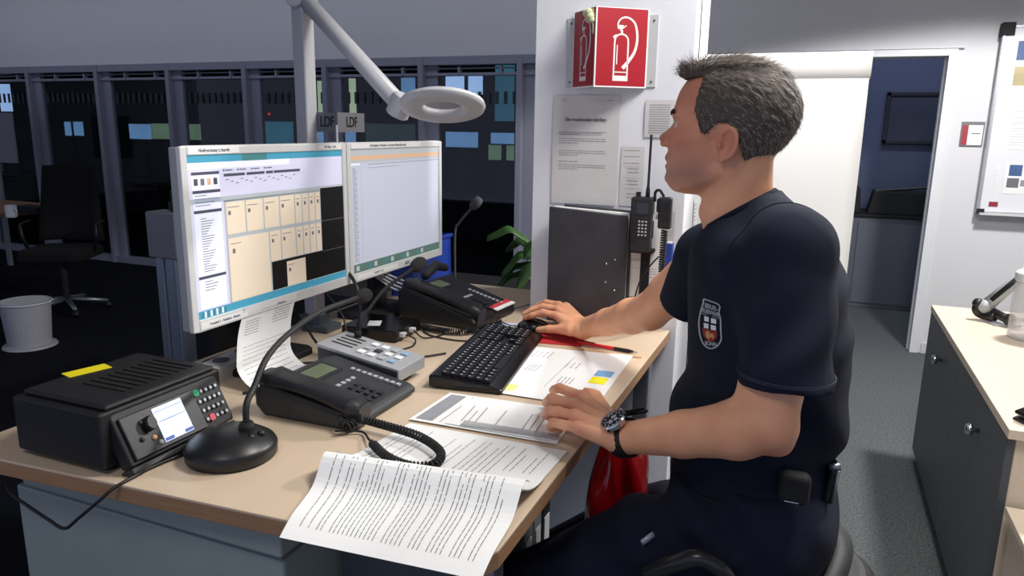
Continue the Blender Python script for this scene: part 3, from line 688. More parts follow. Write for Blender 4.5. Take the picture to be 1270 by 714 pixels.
rect(b, 0, .26, 1, .29, 6); rect(b, 0, .95, 1, 1, 3); rect(b, 0.02, .10, .165, .94, 4, 1)
for k in range(9): rect(b, .02+.012*k*1.3, .957, .03+.0156*k, .995, 4 if k % 2 else 7, 2)
for y in (.10, .21, .33, .735): rect(b, .02, y, .165, y+.018, 5, 2)
for k in range(4): rect(b, .03+.034*k, .14, .05+.034*k, .18, [5, 11, 8, 5][k], 2)
for k in range(4): rect(b, .03, .24+.02*k, .09+.02*((k*7) % 4), .244+.02*k, 11, 2)
for k in range(22): rect(b, .05, .38+.0155*k, .08+.008*((k*5) % 6), .384+.0155*k, 11, 2)
for k in range(4): rect(b, .05, .77+.018*k, .09+.01*((k*3) % 4), .774+.018*k, 11, 2)
for a_, c_ in ((.19, .31), (.32, .43), (.44, .485), (.49, .67)): rect(b, a_, .12, c_, .137, 5, 2)
for k in range(16): rect(b, .2+.028*k, .155+.012*(k % 3), .215+.028*k, .160+.012*(k % 3), 11, 2)
for k in range(4): rect(b, .2+.08*k, .095, .24+.08*k, .102, 11, 2); rect(b, .188+.08*k, .093, .195+.08*k, .104, 5, 2)
rect(b, .18, .29, .81, .295, 6, 1); rect(b, .18, .285, .99, .95, 6, 1)
rect(b, .815, .275, 1, .945, 2, 2); rect(b, .445, .745, .815, .945, 2, 2); rect(b, .815, .52, 1, .523, 11, 3); rect(b, .815, .75, 1, .753, 11, 3)
xs = [.185, .30, .41, .515, .62, .672, .722, .77, .812]
for i in range(8):
    for (ya, yb) in ((.30, .505), (.53, .74)):
        if i < 1 and ya > .5: continue
        x0_, x1_ = xs[i]+.004, xs[i+1]-.004
        if ya > .5 and i == 1: rect(b, xs[0]+.004, .53, .438-.004, .945, 1, 3); rect(b, .20, .565, .26, .569, 11, 4); rect(b, .21, .60, .225, .63, 11, 4); continue
        if ya > .5 and i == 2: x0_ = .442
        rect(b, x0_, ya, x1_, yb, 1, 3); rect(b, x0_+.006, ya+.03, x0_+(x1_-x0_)*.7, ya+.034, 11, 4); rect(b, x0_+.01, ya+.055, x0_+.024, ya+.08, 11, 4)
rect(b, .545, .765, .68, .945, 1, 3); rect(b, .55, .79, .6, .794, 11, 4); rect(b, .557, .815, .572, .84, 11, 4)
b.build('screen', SMATS, mt)
def stick(t, y0, y1, za, zb, txt, Wm, size, nm='sticker', m=WHT, x=.0006):
    b = MB(); b.bb((0, y0, za), (x, y1, zb), 0)
    if txt: b.text(txt, size, frame3((x, (y0+y1)/2, (za+zb)/2), (0, 1, 0), (0, 0, 1)), 1, bold=.0003)
    return b.build(nm, [m, INK], t)
stick(mt, -W/2+.02, -W/2+.16, zc+H/2-.015, zc+H/2-.001, 'Notbesetzung Leitstelle', W, .009)
stick(mt, W/2-.115, W/2-.022, zc+H/2-.014, zc+H/2-.002, 'BB Pflaz 112/2', W, .008)
b = MB(); b.text('AOC', .013, frame3((.0004, -.005, zc-H/2+.011), (0, 1, 0), (0, 0, 1)), 0, bold=.0005); b.build('maker_mark', INK, mt)
stick(mt, -W/2+.02, -.12, zc-H/2+.003, zc-H/2+.018, 'Terminal 1 - Funktion - Einsatz', W, .007)
mt2, W, H, zc, bz = monitor('right widescreen monitor showing an empty grey window', 1.640, 2.168)
rect = uimap(W, H, zc, bz); b = MB(); rect(b, 0, 0, 1, 1, 9, 0); rect(b, 0, 0, 1, .05, 6); rect(b, 0, .05, 1, .085, 8); rect(b, 0, .085, 1, .105, 6); rect(b, 0, .11, .09, .125, 4, 2)
for k in range(48): rect(b, .02, .15+.016*k, .04+.01*((k*7) % 3), .154+.016*k, 11, 2)
rect(b, .055, .14, .058, .93, 6, 2); rect(b, .10, .14, .102, .93, 6, 2); rect(b, .17, .12, 1, .123, 11, 2); rect(b, .16, .15, .5, .152, 11, 2); rect(b, 0, .93, 1, 1, 10, 2)
for k in range(14): rect(b, .03+.06*k, .945, .06+.06*k, .985, [6, 10, 7][k % 3], 3)
b.build('screen', SMATS, mt2)
stick(mt2, -W/2+.02, W/2-.14, zc+H/2-.014, zc+H/2-.001, 'Arbeitsplatz 2: Monitor R Lagekarte/Einsatzübersicht', W, .009)
b = MB(); b.text('AOC', .013, frame3((.0004, .035, zc-H/2+.011), (0, 1, 0), (0, 0, 1)), 0, bold=.0005); b.build('maker_mark', INK, mt2)
stick(mt2, -W/2+.03, -.02, zc-H/2+.005, zc-H/2+.018, 'Terminal 2 - Lage', W, .007)

# ------------------------------------------------ task lamp behind the monitors
PLX, PLY = -1.29, 1.66
t = thing('task_lamp', 'grey jointed task lamp with a flat ring head rising behind the monitors', 'lamp', (PLX, PLY, DZ))
LM = mat('lamp_grey', (186, 187, 190), .42, ns=60, amt=.03)
top = AY(386, -6, PLY).z-DZ
b = MB(); b.box((0, 0, top/2), (.055, .035, top), rot=(0, 0, -.35)); b.build('pole', LM, t, bevel=.005)
b = MB(); b.box((0.02, 0, .010), (.09, .07, .02)); b.box((0, 0, .03), (.07, .05, .03)); b.build('clamp', DGREY, t, bevel=.004)
J = AY(497, 131, 1.50)
E0 = Vector((PLX, PLY, DZ+top))
b = MB(); b.tube([E0, E0.lerp(J, .5), J], .021, 14); b.build('arm', LM, t, smooth=True, world=True)
b = MB(); R_ = Matrix.Rotation(PI/2, 3, 'X'); b.lathe([(.028, -.032), (.032, -.028), (.032, .028), (.028, .032)], tuple(E0), 20, R=R_); b.build('elbow_joint', LM, t, smooth=False, world=True)
b = MB(); b.lathe([(.022, -.026), (.027, -.022), (.027, .022), (.022, .026)], tuple(J), 20, R=Matrix.Rotation(.5, 3, 'Y')); b.build('head_joint', LM, t, world=True)
Hc = AY(549, 131, 1.47)
RH = Matrix.Rotation(-.14, 3, 'Y') @ Matrix.Rotation(math.radians(-17), 3, 'X')
ring = MB(); n1, n2 = 56, 14
def ringf(u, v):
    a = 2*PI*u; c_ = 2*PI*v; rr = .068+.026*math.cos(c_)
    return Hc + RH @ Vector((rr*math.cos(a), rr*math.sin(a), .0125*math.copysign(abs(math.sin(c_))**.7, math.sin(c_))))
ring.grid(ringf, n1, n2); ring.build('ring_head', LM, t, smooth=True, world=True)
b = MB(); b.lathe([(.043, -.0015), (.043, .0015)], tuple(Hc), 40, R=RH); b.build('lens', mat('lens_haze', (205, 205, 208), .12, ns=5, amt=.02, alpha=.3), t, world=True)
b = MB(); b.tube([J, J.lerp(Hc, .25), Hc + RH @ Vector((-.085, 0, 0))], [.014, .014, .012], 10, flat=.7); b.build('bracket', LM, t, smooth=True, world=True)
# ------------------------------------------------ LDF sign
t = thing('name_sign', 'small folded grey sign reading LDF above the monitors', 'sign', (-1.17, 1.62, 1.46))
A = Vector((-1.235, 1.60, 0)); Bm = Vector((-1.165, 1.625, 0)); Cc = Vector((-1.215, 1.79, 0))
zl, zh = 1.482, 1.533; SGN = mat('sign_grey', (112, 112, 118), .5, ns=30, amt=.05)
A = AX(393, 152, -1.26); Bm = AX(419, 152, -1.17); Cc = AX(452, 152, -1.19)
b = MB(); nrm = Vector((.0, 0, 0))
for P, Q in ((A, Bm), (Bm, Cc)):
    d = (Q-P); d.z = 0; d.normalize(); nn_ = Vector((d.y, -d.x, 0))
    b.add([P.xy.to_3d()+Vector((0, 0, z_)) + nn_*s_ for z_ in (zl, zh) for s_ in (0, -.002)] + [Q.xy.to_3d()+Vector((0, 0, z_)) + nn_*s_ for z_ in (zl, zh) for s_ in (0, -.002)],
          [(0, 1, 3, 2), (4, 6, 7, 5), (0, 4, 5, 1), (2, 3, 7, 6), (0, 2, 6, 4), (1, 5, 7, 3)])
    mid = (P+Q)/2; mid.z = (zl+zh)/2
    b.text('LDF', .038, frame3(mid+nn_*.0008, d, (0, 0, 1)), 1, bold=.0006)
b.build('sign_board', [SGN, mat('sign_ink', (20, 20, 24), .6)], t, world=True)
b = MB(); b.tube([(Bm.x-.004, Bm.y, 1.455), (Bm.x-.004, Bm.y, 1.50)], .003, 8); b.box((Bm.x-.004, Bm.y, 1.4555), (.03, .03, .003)); b.build('support', mat('clear_support', (180, 184, 190), .2), t, world=True)

# ------------------------------------------------ hanging sheet under the left monitor
def paper(name, label, fn, nu, nv, lines=(), mats=None, cat='paper', group=None, extra=None, kind=None, parent=None, th=.0004):
    """fn(u,v): u across text, v down the page; lines: (v, u0, u1, w)"""
    b = MB(); b.grid(fn, nu, nv, 0, th=th)
    e = 1e-3
    for ln in lines:
        v, u0, u1, w_ = ln[:4]; mi = ln[4] if len(ln) > 4 else 1
        steps = max(1, int((u1-u0)*nu)); vs = []; fs = []
        for k in range(steps+1):
            u = u0+(u1-u0)*k/steps
            for vv in (v, v+w_):
                p = Vector(fn(u, vv)); du = Vector(fn(u+e, vv))-Vector(fn(u-e, vv)); dv = Vector(fn(u, vv+e))-Vector(fn(u, vv-e))
                nn_ = du.cross(dv).normalized(); nn_ = nn_ if nn_.dot(Vector((.3, -.5, 1))) > 0 else -nn_; vs.append(p+nn_*.0010)
        for k in range(steps): fs.append((2*k, 2*k+2, 2*k+3, 2*k+1))
        b.add(vs, fs, mi)
    o = b.build(name, mats or [PAPER, INK, INKL], parent, smooth=False)
    if parent is None: tag(o, label, cat, group, kind)
    return o
def words(v, u0, u1, w_, rnd, dens=.85, mi=1):
    out = []; u = u0
    while u < u1:
        L = rnd.uniform(.03, .10)
        out.append((v, u, min(u1, u+L), w_, mi)); u += L+.010
    return out
rnd = random.Random(3)
TY0, TY1, BY0, BY1 = 1.232, 1.412, 1.165, 1.345
def hang(u, v):
    s = v; y0 = TY0+(BY0-TY0)*s**1.3; y1 = TY1+(BY1-TY1)*s**1.3
    # arc: down then curling to the right onto the desk
    if s < .62: x = -1.146-.010*math.sin(s/.62*PI)+.0; z = 1.104-.115*(s/.62)
    else:
        q = (s-.62)/.38; a = q*PI/2; x = -1.146+.105*(1-math.cos(a)); z = .989-.054*math.sin(a)
    return Vector((x, y0+(y1-y0)*(u), z))
L_ = []
L_ += [(.10, .35, .65, .014)]
for k in range(6): L_ += words(.2+.032*k, .1, .35, .006, rnd); L_ += words(.14+.034*k, .6, .92, .007, rnd)
for k in range(9): L_ += words(.5+.045*k, .1, .9, .005, rnd, mi=2)
paper('hanging_note', 'white printed sheet hanging from the left monitor and curling onto the desk', lambda u, v: hang(u, v), 10, 24, L_)
# ------------------------------------------------ papers on the desk
def bil(a, b_, c_, d_, zf):
    a, b_, c_, d_ = [Vector((p[0], p[1], 0)) for p in (a, b_, c_, d_)]
    def f(u, v):
        p = (a*(1-u)+b_*u)*(1-v)+(d_*(1-u)+c_*u)*v
        return Vector((p.x, p.y, zf(u, v)))
    return f
def page_lines(seed, n, v0=.1, v1=.9, w_=.006, gaps=.1, u0=.1, u1=.9):
    r = random.Random(seed); out = []
    for k in range(n):
        v = v0+(v1-v0)*k/n
        if r.random() < gaps: continue
        out += words(v, u0, u1*r.uniform(.75, 1) if r.random() < .4 else u1, w_, r)
    return out
# u runs along +Y (reading direction), v runs towards the man (+X)
G = 'loose papers lying on the desk'
paper('paper_sheet', 'printed sheet under the coiled phone cord, beside the drooping page', bil((-.715, .955), (-.695, 1.172), (-.372, 1.178), (-.378, .965), lambda u, v: DZ+.002+.028*max(0, 1-u*3.2)**2), 20, 4, page_lines(5, 26, .06, .95, .0040, .2, .06, .9), group=G)
def droop(u, v):
    # u: 0 at desk front (near camera) .. 1 at the fold
    z = DZ+.006+.034*math.exp(-((u-.86)/.17)**2)
    if u < .25: z -= .010*((.25-u)/.25)**1.5
    return z
pd = bil((-.660, .748), (-.722, .955), (-.372, .990), (-.355, .772), lambda u, v: droop(u, v)+.006*v*u)
L_ = page_lines(11, 40, .07, .95, .0038, .14, .12, .86)
paper('paper_sheet', 'large printed page drooping over the front edge of the desk', pd, 22, 8, L_, group=G)
paper('paper_sheet', 'small curled page corner sticking up at the right desk edge', bil((-.45, .955), (-.45, 1.05), (-.372, 1.06), (-.366, .95), lambda u, v: DZ+.007+.03*(v**2)*(1-u)**2), 8, 8, (), group=G)
paper('paper_sheet', 'printed form with grey table header lying between phone and the man\'s watch hand', bil((-.705, 1.185), (-.70, 1.352), (-.405, 1.37), (-.40, 1.195), lambda u, v: DZ+.003), 6, 4,
      [(.03, .06, .94, .12, 2), (.20, .06, .94, .006)]+page_lines(17, 12, .25, .9, .007, .3, .1, .8), group=G)
paper('paper_sheet', 'small white note lying on the grey-headed form', bil((-.63, 1.195), (-.645, 1.335), (-.43, 1.345), (-.415, 1.20), lambda u, v: DZ+.0045), 6, 4, page_lines(23, 12, .12, .9, .009, .35, .15, .75), group=G)
SKY = mat('note_blue', (120, 170, 215), .7); 
paper('paper_sheet', 'white planning sheet with yellow and blue marked boxes beside the keyboard', bil((-.665, 1.395), (-.665, 1.755), (-.398, 1.79), (-.385, 1.40), lambda u, v: DZ+.003), 6, 4,
      [(.80, .37, .49, .14, 3), (.80, .51, .62, .15, 4), (.18, .06, .17, .13, 5), (.50, .2, .85, .004, 2)]
      + [l for kk in range(4) for l in words(.2+.03*kk, .45, .6, .008, rnd, mi=2)] + [l for kk in range(3) for l in words(.5+.05*kk, .6, .72, .009, rnd, mi=2)] + [l for kk in range(4) for l in words(.12+.05*kk, .75, .9, .008, rnd, mi=2)] + [l for kk in range(4) for l in words(.56+.035*kk, .3, .42, .008, rnd, mi=2)],
      mats=[PAPER, INK, INKL, mat('highlight_yellow', (248, 236, 30), .7), SKY, mat('highlight_pale', (244, 240, 140), .7)], group=G)
t = thing('clear_ruler', 'clear plastic ruler lying across the papers by the watch hand', 'ruler', (0, 0, DZ))
a_ = AZ(571, 527, DZ+.006); b_ = AZ(690, 545, DZ+.006); d_ = (b_-a_).normalized(); s_ = Vector((-d_.y, d_.x, 0)); t.location = ((a_+b_)/2).xy.to_3d()+Vector((0, 0, DZ+.005))
b = MB(); b.add([a_, b_, b_+s_*.022, a_+s_*.022] + [q+Vector((0, 0, .002)) for q in (a_, b_, b_+s_*.022, a_+s_*.022)], [(3, 2, 1, 0), (4, 5, 6, 7), (0, 1, 5, 4), (1, 2, 6, 5), (2, 3, 7, 6), (3, 0, 4, 7)])
b.build('blade', mat('clear_acrylic', (196, 198, 200), .12, ns=20, amt=.02, alpha=.55), t, world=True)
b = MB()
for k in range(28):
    q = a_.lerp(b_, .02+k/29); b.add([q+Vector((0, 0, .0023)), q+d_*.0006+Vector((0, 0, .0023)), q+d_*.0006+s_*.006+Vector((0, 0, .0023)), q+s_*.006+Vector((0, 0, .0023))], [(0, 1, 2, 3)])
b.build('scale_marks', INK, t, world=True)
def pen(label, a, b_, mats, r=.0048, name='pen', capped=True):
    a = Vector(a); b_ = Vector(b_); d = (b_-a); L = d.length; R = d.to_track_quat('Z', 'Y').to_matrix(); t = thing(name, label, 'pen', a)
    MB().lathe([(r*.5, 0), (r, .004), (r, L*.62)], (0, 0, 0), 12, R=R).build('barrel', mats[0], t)
    MB().lathe([(r*1.04, L*.62), (r*1.04, L*.86), (r*.6, L*.93)], (0, 0, 0), 12, R=R).build('grip', mats[1], t)
    MB().lathe([(r*.55, L*.93), (r*.2, L)], (0, 0, 0), 10, R=R).build('tip', ALU, t)
    q = R @ Vector((0, r*1.2, .0)); MB().tube([q+R @ Vector((0, 0, .004)), q+R @ Vector((0, 0, L*.3))], .0012, 6).build('clip', mats[1], t)
    return t
pen('red ballpoint pen with black grip lying near the far desk edge', AZ(716, 424, DZ+.006), AZ(791, 437, DZ+.006), [mat('pen_red', (214, 44, 48), .35), BLK])
a_ = AZ(704, 430, DZ+.003); b_ = AZ(797, 441, DZ+.003); d_ = (b_-a_).normalized(); s_ = Vector((-d_.y, d_.x, 0))
t = thing('wooden_ruler', 'pale wooden ruler lying beside the red pen', 'ruler', (a_+b_)/2-Vector((0, 0, .003)))
b = MB(); b.add([a_+Vector((0, 0, z_)) for z_ in (-.003, 0)] + [b_+Vector((0, 0, z_)) for z_ in (-.003, 0)] + [b_-s_*.016+Vector((0, 0, z_)) for z_ in (-.003, 0)] + [a_-s_*.016+Vector((0, 0, z_)) for z_ in (-.003, 0)], [(0, 2, 4, 6), (1, 7, 5, 3), (0, 1, 3, 2), (2, 3, 5, 4), (4, 5, 7, 6), (6, 7, 1, 0)])
b.build('strip', mat('ruler_wood', (214, 178, 138), .5, ns=20, amt=.06), t, world=True)
b = MB()
for k in range(30):
    q = a_.lerp(b_, .02+k/31); b.add([q+Vector((0, 0, .0003)), q+d_*.0006+Vector((0, 0, .0003)), q+d_*.0006-s_*.005+Vector((0, 0, .0003)), q-s_*.005+Vector((0, 0, .0003))], [(0, 1, 2, 3)])
b.build('scale_marks', INK, t, world=True)
a_ = AZ(626, 405, DZ)
paper('paper_card', 'small pale blue card lying between keyboard and the back telephone', bil((a_.x-.035, a_.y-.03), (a_.x-.035, a_.y+.04), (a_.x+.03, a_.y+.05), (a_.x+.03, a_.y-.02), lambda u, v: DZ+.001), 2, 2, [(.1, .1, .9, .3, 1)], mats=[mat('card_pale', (216, 222, 236), .5), mat('card_blue', (140, 160, 214), .5)], cat='card')
# dock and power strip, cables
t = thing('dock_box', 'flat black device box with white label and plugs behind the intercom', 'device', (-1.095, 1.70, DZ), .05)
b = MB(); b.rbox((0, 0, .018), (.17, .15, .03), .008, top=.003); b.build('case', BLKG, t); MB().box((-.01, -.02, .0335), (.035, .05, .001), rot=(0, 0, .4)).build('label', WHT, t)
for sy in (-.045, .01): MB().box((.088, sy, .018), (.022, .018, .012)).build('plug', LGREY, t, bevel=.002)
t = thing('power_strip', 'white power strip lying in the shadow behind the radio', 'power strip', (-1.235, 1.24, DZ), .1)
MB().rbox((0, 0, .018), (.06, .26, .036), .012, top=.004).build('housing', LGREY, t)
for k in range(3): MB().lathe([(.019, 0), (.019, .0015), (.016, .0012), (.0, .0012)], (0, -.08+.08*k, .036), 18).build('socket', DGREY, t)
MB().box((0, -.08, .06), (.03, .03, .045)).build('plug', BLK, t, bevel=.005) if False else None
rc = random.Random(5)
G = 'black cables tangled under the monitors'
cable([(-1.2, 1.25, .96), (-1.14, 1.30, DZ+.02), (-1.08, 1.40, DZ+.004), (-1.03, 1.33, DZ+.004), (-1.07, 1.22, DZ+.004), (-1.10, 1.16, DZ+.004)], .003, 'black cable looping on the desk beside the hanging sheet', group=G)
cable([(-1.24, 1.5, 1.05), (-1.17, 1.48, .98), (-1.11, 1.45, DZ+.01), (-1.05, 1.36, DZ+.005), (-1.04, 1.28, DZ+.004), (-.99, 1.31, DZ+.004)], .0035, 'black cable running to the near end of the intercom', group=G)
cable([(-1.2, 1.55, 1.10), (-1.10, 1.52, 1.03), (-1.07, 1.50, .98), (-1.05, 1.49, DZ+.005), (-.98, 1.50, DZ+.004), (-.90, 1.53, DZ+.004), (-.84, 1.60, DZ+.004)], .0025, 'thin black cable crossing the bare desk towards the keyboard', group=G)
cable([(-1.22, 1.66, 1.15), (-1.12, 1.62, 1.08), (-1.10, 1.6, .99), (-1.12, 1.58, DZ+.01), (-1.16, 1.52, DZ+.004)], .005, 'thick black cable dropping between the two monitors', group=G)
cable([(-1.0, 1.71, DZ+.02), (-.96, 1.70, DZ+.004), (-.93, 1.76, DZ+.003), (-.97, 1.80, DZ+.003), (-1.0, 1.77, DZ+.003), (-.95, 1.73, DZ+.003), (-.86, 1.72, DZ+.003), (-.80, 1.76, DZ+.003)], .0022, 'thin black cable curling in front of the back telephone', group=G)
cable([(-1.0, 1.66, DZ+.02), (-.965, 1.66, DZ+.01), (-.95, 1.62, DZ+.003), (-.97, 1.57, DZ+.003), (-1.01, 1.55, DZ+.003)], .0022, 'thin black cable dropping beside the white plugs', group=G)
for k in range(4):
    cable([(-1.20, 1.80+.01*k, 1.10-.012*k), (-1.16, 1.86, 1.06-.012*k), (-1.15, 1.95, 1.02-.012*k), (-1.16, 2.06, .97-.008*k)], .0035, 'light grey cable behind the monitors, %s of the four parallel strands' % ('topmost', 'second from the top', 'third from the top', 'lowest')[k], m=GREYP, group='grey cable strands behind the monitors')
# blue crate
t = thing('storage_crate', 'bright blue plastic crate behind the right monitor', 'crate', (-1.2, 2.26, DZ)); a_ = AY(556, 290, 2.38)
b = MB(); x1 = a_.x; x0 = -1.32; h = a_.z-DZ
b.bb((x0, 2.12, DZ), (x1, 2.13, DZ+h)); b.bb((x0, 2.39, DZ), (x1, 2.40, DZ+h)); b.bb((x0, 2.13, DZ), (x0+.01, 2.39, DZ+h)); b.bb((x1-.01, 2.13, DZ), (x1, 2.39, DZ+h)); b.bb((x0, 2.12, DZ), (x1, 2.4, DZ+.006))
b.build('crate_body', BLUE, t, world=True, bevel=.003)
b = MB(); b.bb((x0-.006, 2.114, DZ+h-.012), (x1+.006, 2.122, DZ+h)); b.bb((x1-.002, 2.114, DZ+h-.012), (x1+.006, 2.406, DZ+h)); b.build('rim', BLUE, t, world=True, bevel=.002)
# grey post at left
t = thing('display_post', 'grey metal post with a plastic cap standing behind the left monitor', 'post', (-1.94, 1.80, 0))
zt = AY(210, 262, 1.8).z; zm = AY(210, 318, 1.8).z; xa = AY(194, 290, 1.8).x; xb = AY(229, 290, 1.8).x; t.location.x = (xa+xb)/2
b = MB(); b.box((0, 0, (zt+zm)/2), (xb-xa, .08, zt-zm)); b.build('cap', mat('cap_grey', (110, 112, 120), .5), t, bevel=.005)
b = MB(); w_ = (xb-xa)*.8; b.box((0, 0, zm/2), (w_, .05, zm)); b.cyl((-w_*.15, -.026, .02), (-w_*.15, -.026, zm), .007, 10); b.cyl((w_*.4, -.02, .02), (w_*.4, -.02, zm), .012, 10); b.build('column', mat('post_alu', (132, 142, 154), .35, .6), t, bevel=.003)
b = MB(); b.box((0, 0, .012), (.3, .4, .024)); b.build('foot', DGREY, t, bevel=.004)
b = MB(); b.cyl((w_*.3, 0, zt), (w_*.3, 0, zt+.07), .012, 10); b.box((w_*.32, 0, zt+.02), (.03, .03, .03)); b.build('top_bracket', BLKM, t)
# second console with own microphone behind
t = thing('rear_desk', 'dark rear desk standing behind the blue crate', 'desk', (-1.98, 2.95, 0))
MB().box((0, 0, .76), (1.5, .7, .03)).build('desktop', BLKM, t, bevel=.003)
for sx in (-.7, .7): MB().box((sx, 0, .37), (.04, .6, .74)).build('leg', BLKM, t, bevel=.003)
hm = AY(588, 251, 2.8); bmx = hm.x-.09
t = thing('desk_microphone', 'grey-tipped gooseneck microphone on the dark rear desk', 'microphone', (bmx, 2.8, .775))
MB().lathe([(.06, 0), (.06, .015), (.03, .03), (0, .032)], n=24).build('base', BLKM, t, smooth=False)
nk_ = spline([(bmx, 2.8, .8), (bmx, 2.8, 1.05), (bmx+.02, 2.8, hm.z-.09), (hm.x-.008, 2.8, hm.z-.02)], 8)
MB().tube(nk_, .005, 8).build('gooseneck', mat('neck_grey', (110, 110, 112), .5), t, smooth=True, world=True)
b = MB(); foam(b, nk_[-1], nk_[-1]-nk_[-3], .022, .055); b.build('foam_windshield', mat('foam_grey', (112, 112, 114), .95, ns=200, amt=.2, bump=.8), t, smooth=True, world=True)
# ================================================================== COLUMN WITH SIGNS
CY = 2.1
cx0 = -.803; cx1 = -.344
c = MB(); c.bb((cx0, CY, 0), (cx1, CY+.235, 2.95)); COLM = mat('column_white', (224, 226, 232), .7, ns=5, amt=.015, bump=.1, bs=200)
struct('wall_column', c, COLM, bevel=.002)
def F(px, py, Y=CY): return AY(px, py, Y)
# fire extinguisher sign
a = F(702, 109); b_ = F(818, 18); t = thing('fire_extinguisher_sign', 'red V-shaped fire extinguisher sign on the white column', 'sign', ((a.x+b_.x)/2, CY, a.z))
m_ = MB(); m_.bb((a.x, CY-.004, a.z), (b_.x, CY, b_.z)); m_.build('back_plate', mat('plate_grey', (196, 198, 198), .4, ns=20, amt=.02), t, world=True, bevel=.001)
m_ = MB()
for x in (a.x+.012, b_.x-.012):
    for z in (a.z+.015, b_.z-.015): m_.ball((x, CY-.005, z), (.003, .002, .003), n=8)
m_.build('screws', DGREY, t, world=True)
xl = F(712, 60).x; xr = F(804, 60).x; ap = Vector((F(738, 60, CY-.10).x, CY-.10, 0)); z0 = F(760, 109).z-.002; z1 = F(760, 14).z
Lp = Vector((xl, CY-.006, 0)); Rp = Vector((xr, CY-.006, 0))
def wing(P, Q, name):
    d = (Q-P); W = d.length; d.normalize(); n_ = Vector((d.y, -d.x, 0)); H = z1-z0
    T = frame3((P.x, P.y, z0), d, (0, 0, 1))
    b = MB(); b.prism([(0, 0), (W, 0), (W, H), (0, H)], -.002, T, 0); 
    bd = .004
    b.prism([(bd, bd), (W-bd, bd), (W-bd, H-.002), (bd, H-.002)], .0006, T, 1)
    sx = W/.155; sy = H/.205
    def st(pts, w_, closed=False):
        P_ = [Vector((p[0]*sx, p[1]*sy, .0009)) for p in pts]
        if closed: P_.append(P_[0])
        vs = []
        for i, p in enumerate(P_):
            t_ = (P_[min(i+1, len(P_)-1)]-P_[max(i-1, 0)]).normalized(); s_ = Vector((-t_.y, t_.x, 0))
            ww = w_[i] if hasattr(w_, '__len__') else w_
            vs += [T @ (p+s_*ww*sx/2), T @ (p-s_*ww*sx/2)]
        b.add(vs, [(2*i, 2*i+1, 2*i+3, 2*i+2) for i in range(len(P_)-1)], 2)
    # body outline
    cxx = .076
    body = [(cxx-.020, .028), (cxx-.020, .115)] + [(cxx-.020*math.cos(a_), .120+.018*math.sin(a_)) for a_ in [PI*k/10 for k in range(1, 10)]] + [(cxx+.020, .115), (cxx+.020, .028)]
    st(body, .0045); st([(cxx-.0225, .024), (cxx+.0225, .024)], .014); st([(cxx-.021, .040), (cxx+.021, .040)], .003)
    st([(cxx, .138), (cxx, .148)], .006); st([(cxx-.010, .156), (cxx+.004, .156)], .010); st([(cxx-.006, .147), (cxx+.012, .160)], .003)
    st([(cxx-.024, .128), (cxx-.014, .134)], .008)
    hz = spline([(cxx-.010, .150), (cxx-.012, .165), (cxx-.002, .178), (cxx+.018, .180), (cxx+.038, .165), (cxx+.046, .13), (cxx+.040, .095), (cxx+.022, .068), (cxx+.006, .05)], 5)
    hz = [(p[0], p[1]) for p in hz]; st(hz, [.004+.007*(k/len(hz))**2 for k in range(len(hz))])
    st([(cxx-.012, .11), (cxx-.012, .06)], .003)
    b.build(name, [WHT, RED, mat('sign_white', (236, 232, 228), .45)], t, world=True)
wing(Lp, ap, 'left_wing'); wing(ap, Rp, 'right_wing')
# artificial flower on top of sign
fp = F(732, 22, CY-.09); t = thing('artificial_flower', 'pale green artificial blossom tucked on top of the red sign', 'flower', fp)
PG = mat('petal_pale_green', (212, 216, 178), .75, ns=60, rgb2=(188, 196, 150))
for k in range(9):
    a_ = 2*PI*k/9; b = MB(); b.ball((.011*math.cos(a_)*(.6+.5*(k % 2)), .008*math.sin(a_), .006+.010*math.sin(a_*2)), (.010, .009, .011), n=10, R=Matrix.Rotation(a_, 3, 'Y')); b.build('petal', PG, t, smooth=True)
b = MB(); b.tube(spline([(0.006, .0, 0), (.010, -.002, -.02), (.012, 0, -.035)], 6), .0035, 6); b.ball((.012, 0, -.032), (.006, .005, .012), n=8); b.build('hanging_petal', PG, t, smooth=True)
# sheets on the column front
def sheet_on(name, label, px0, py0, px1, py1, lines, m=PAPER2, dz=.003, Y=CY, title=None, cat='notice', group=None, tsz=.009, ink=INKL):
    a = F(px0, py1, Y); b_ = F(px1, py0, Y)
    fn = lambda u, v: Vector((a.x+(b_.x-a.x)*u, Y-dz-.0015*math.sin(v*PI), b_.z+(a.z-b_.z)*v))
    t = thing(name, label, cat, ((a.x+b_.x)/2, Y, a.z), 0, group)
    o = paper('sheet', '', fn, 6, 6, lines, mats=[m, ink, INKL], parent=t)
    inv = Matrix.Translation(t.location).inverted(); o.data.transform(inv)
    if title:
        b = MB(); b.text(title, tsz, frame3(((a.x+b_.x)/2, Y-dz-.0025, b_.z-(b_.z-a.z)*.22), (1, 0, 0), (0, 0, 1)), 0, bold=.0004); b.build('title', INK, t, world=True)
    return t
ll = [l for v in (.34, .355) for l in words(v, .1, .75, .004, rnd)]
for g0, n_ in ((.33, 2), (.39, 3), (.50, 3), (.60, 1), (.63, 3)):
    for k in range(n_): ll += words(g0+.02*k, .1, .82 if k < n_-1 else .4, .005, rnd)
ll += [(.05, .12, .2, .004), (.045, .8, .9, .004), (.03, .12, .2, .004)]
sheet_on('notice_sheet', 'large sleeved instruction sheet with a bold title on the white column', 684, 118, 770, 251, ll, title='Überwachungsbedürftige', tsz=.0125)
ll = [l for k in range(13) for l in words(.12+.062*k, .15, .85, .02, rnd)]
sheet_on('notice_sheet', 'small handwritten note on the column beside the man\'s forehead', 799, 124, 838, 170, ll)
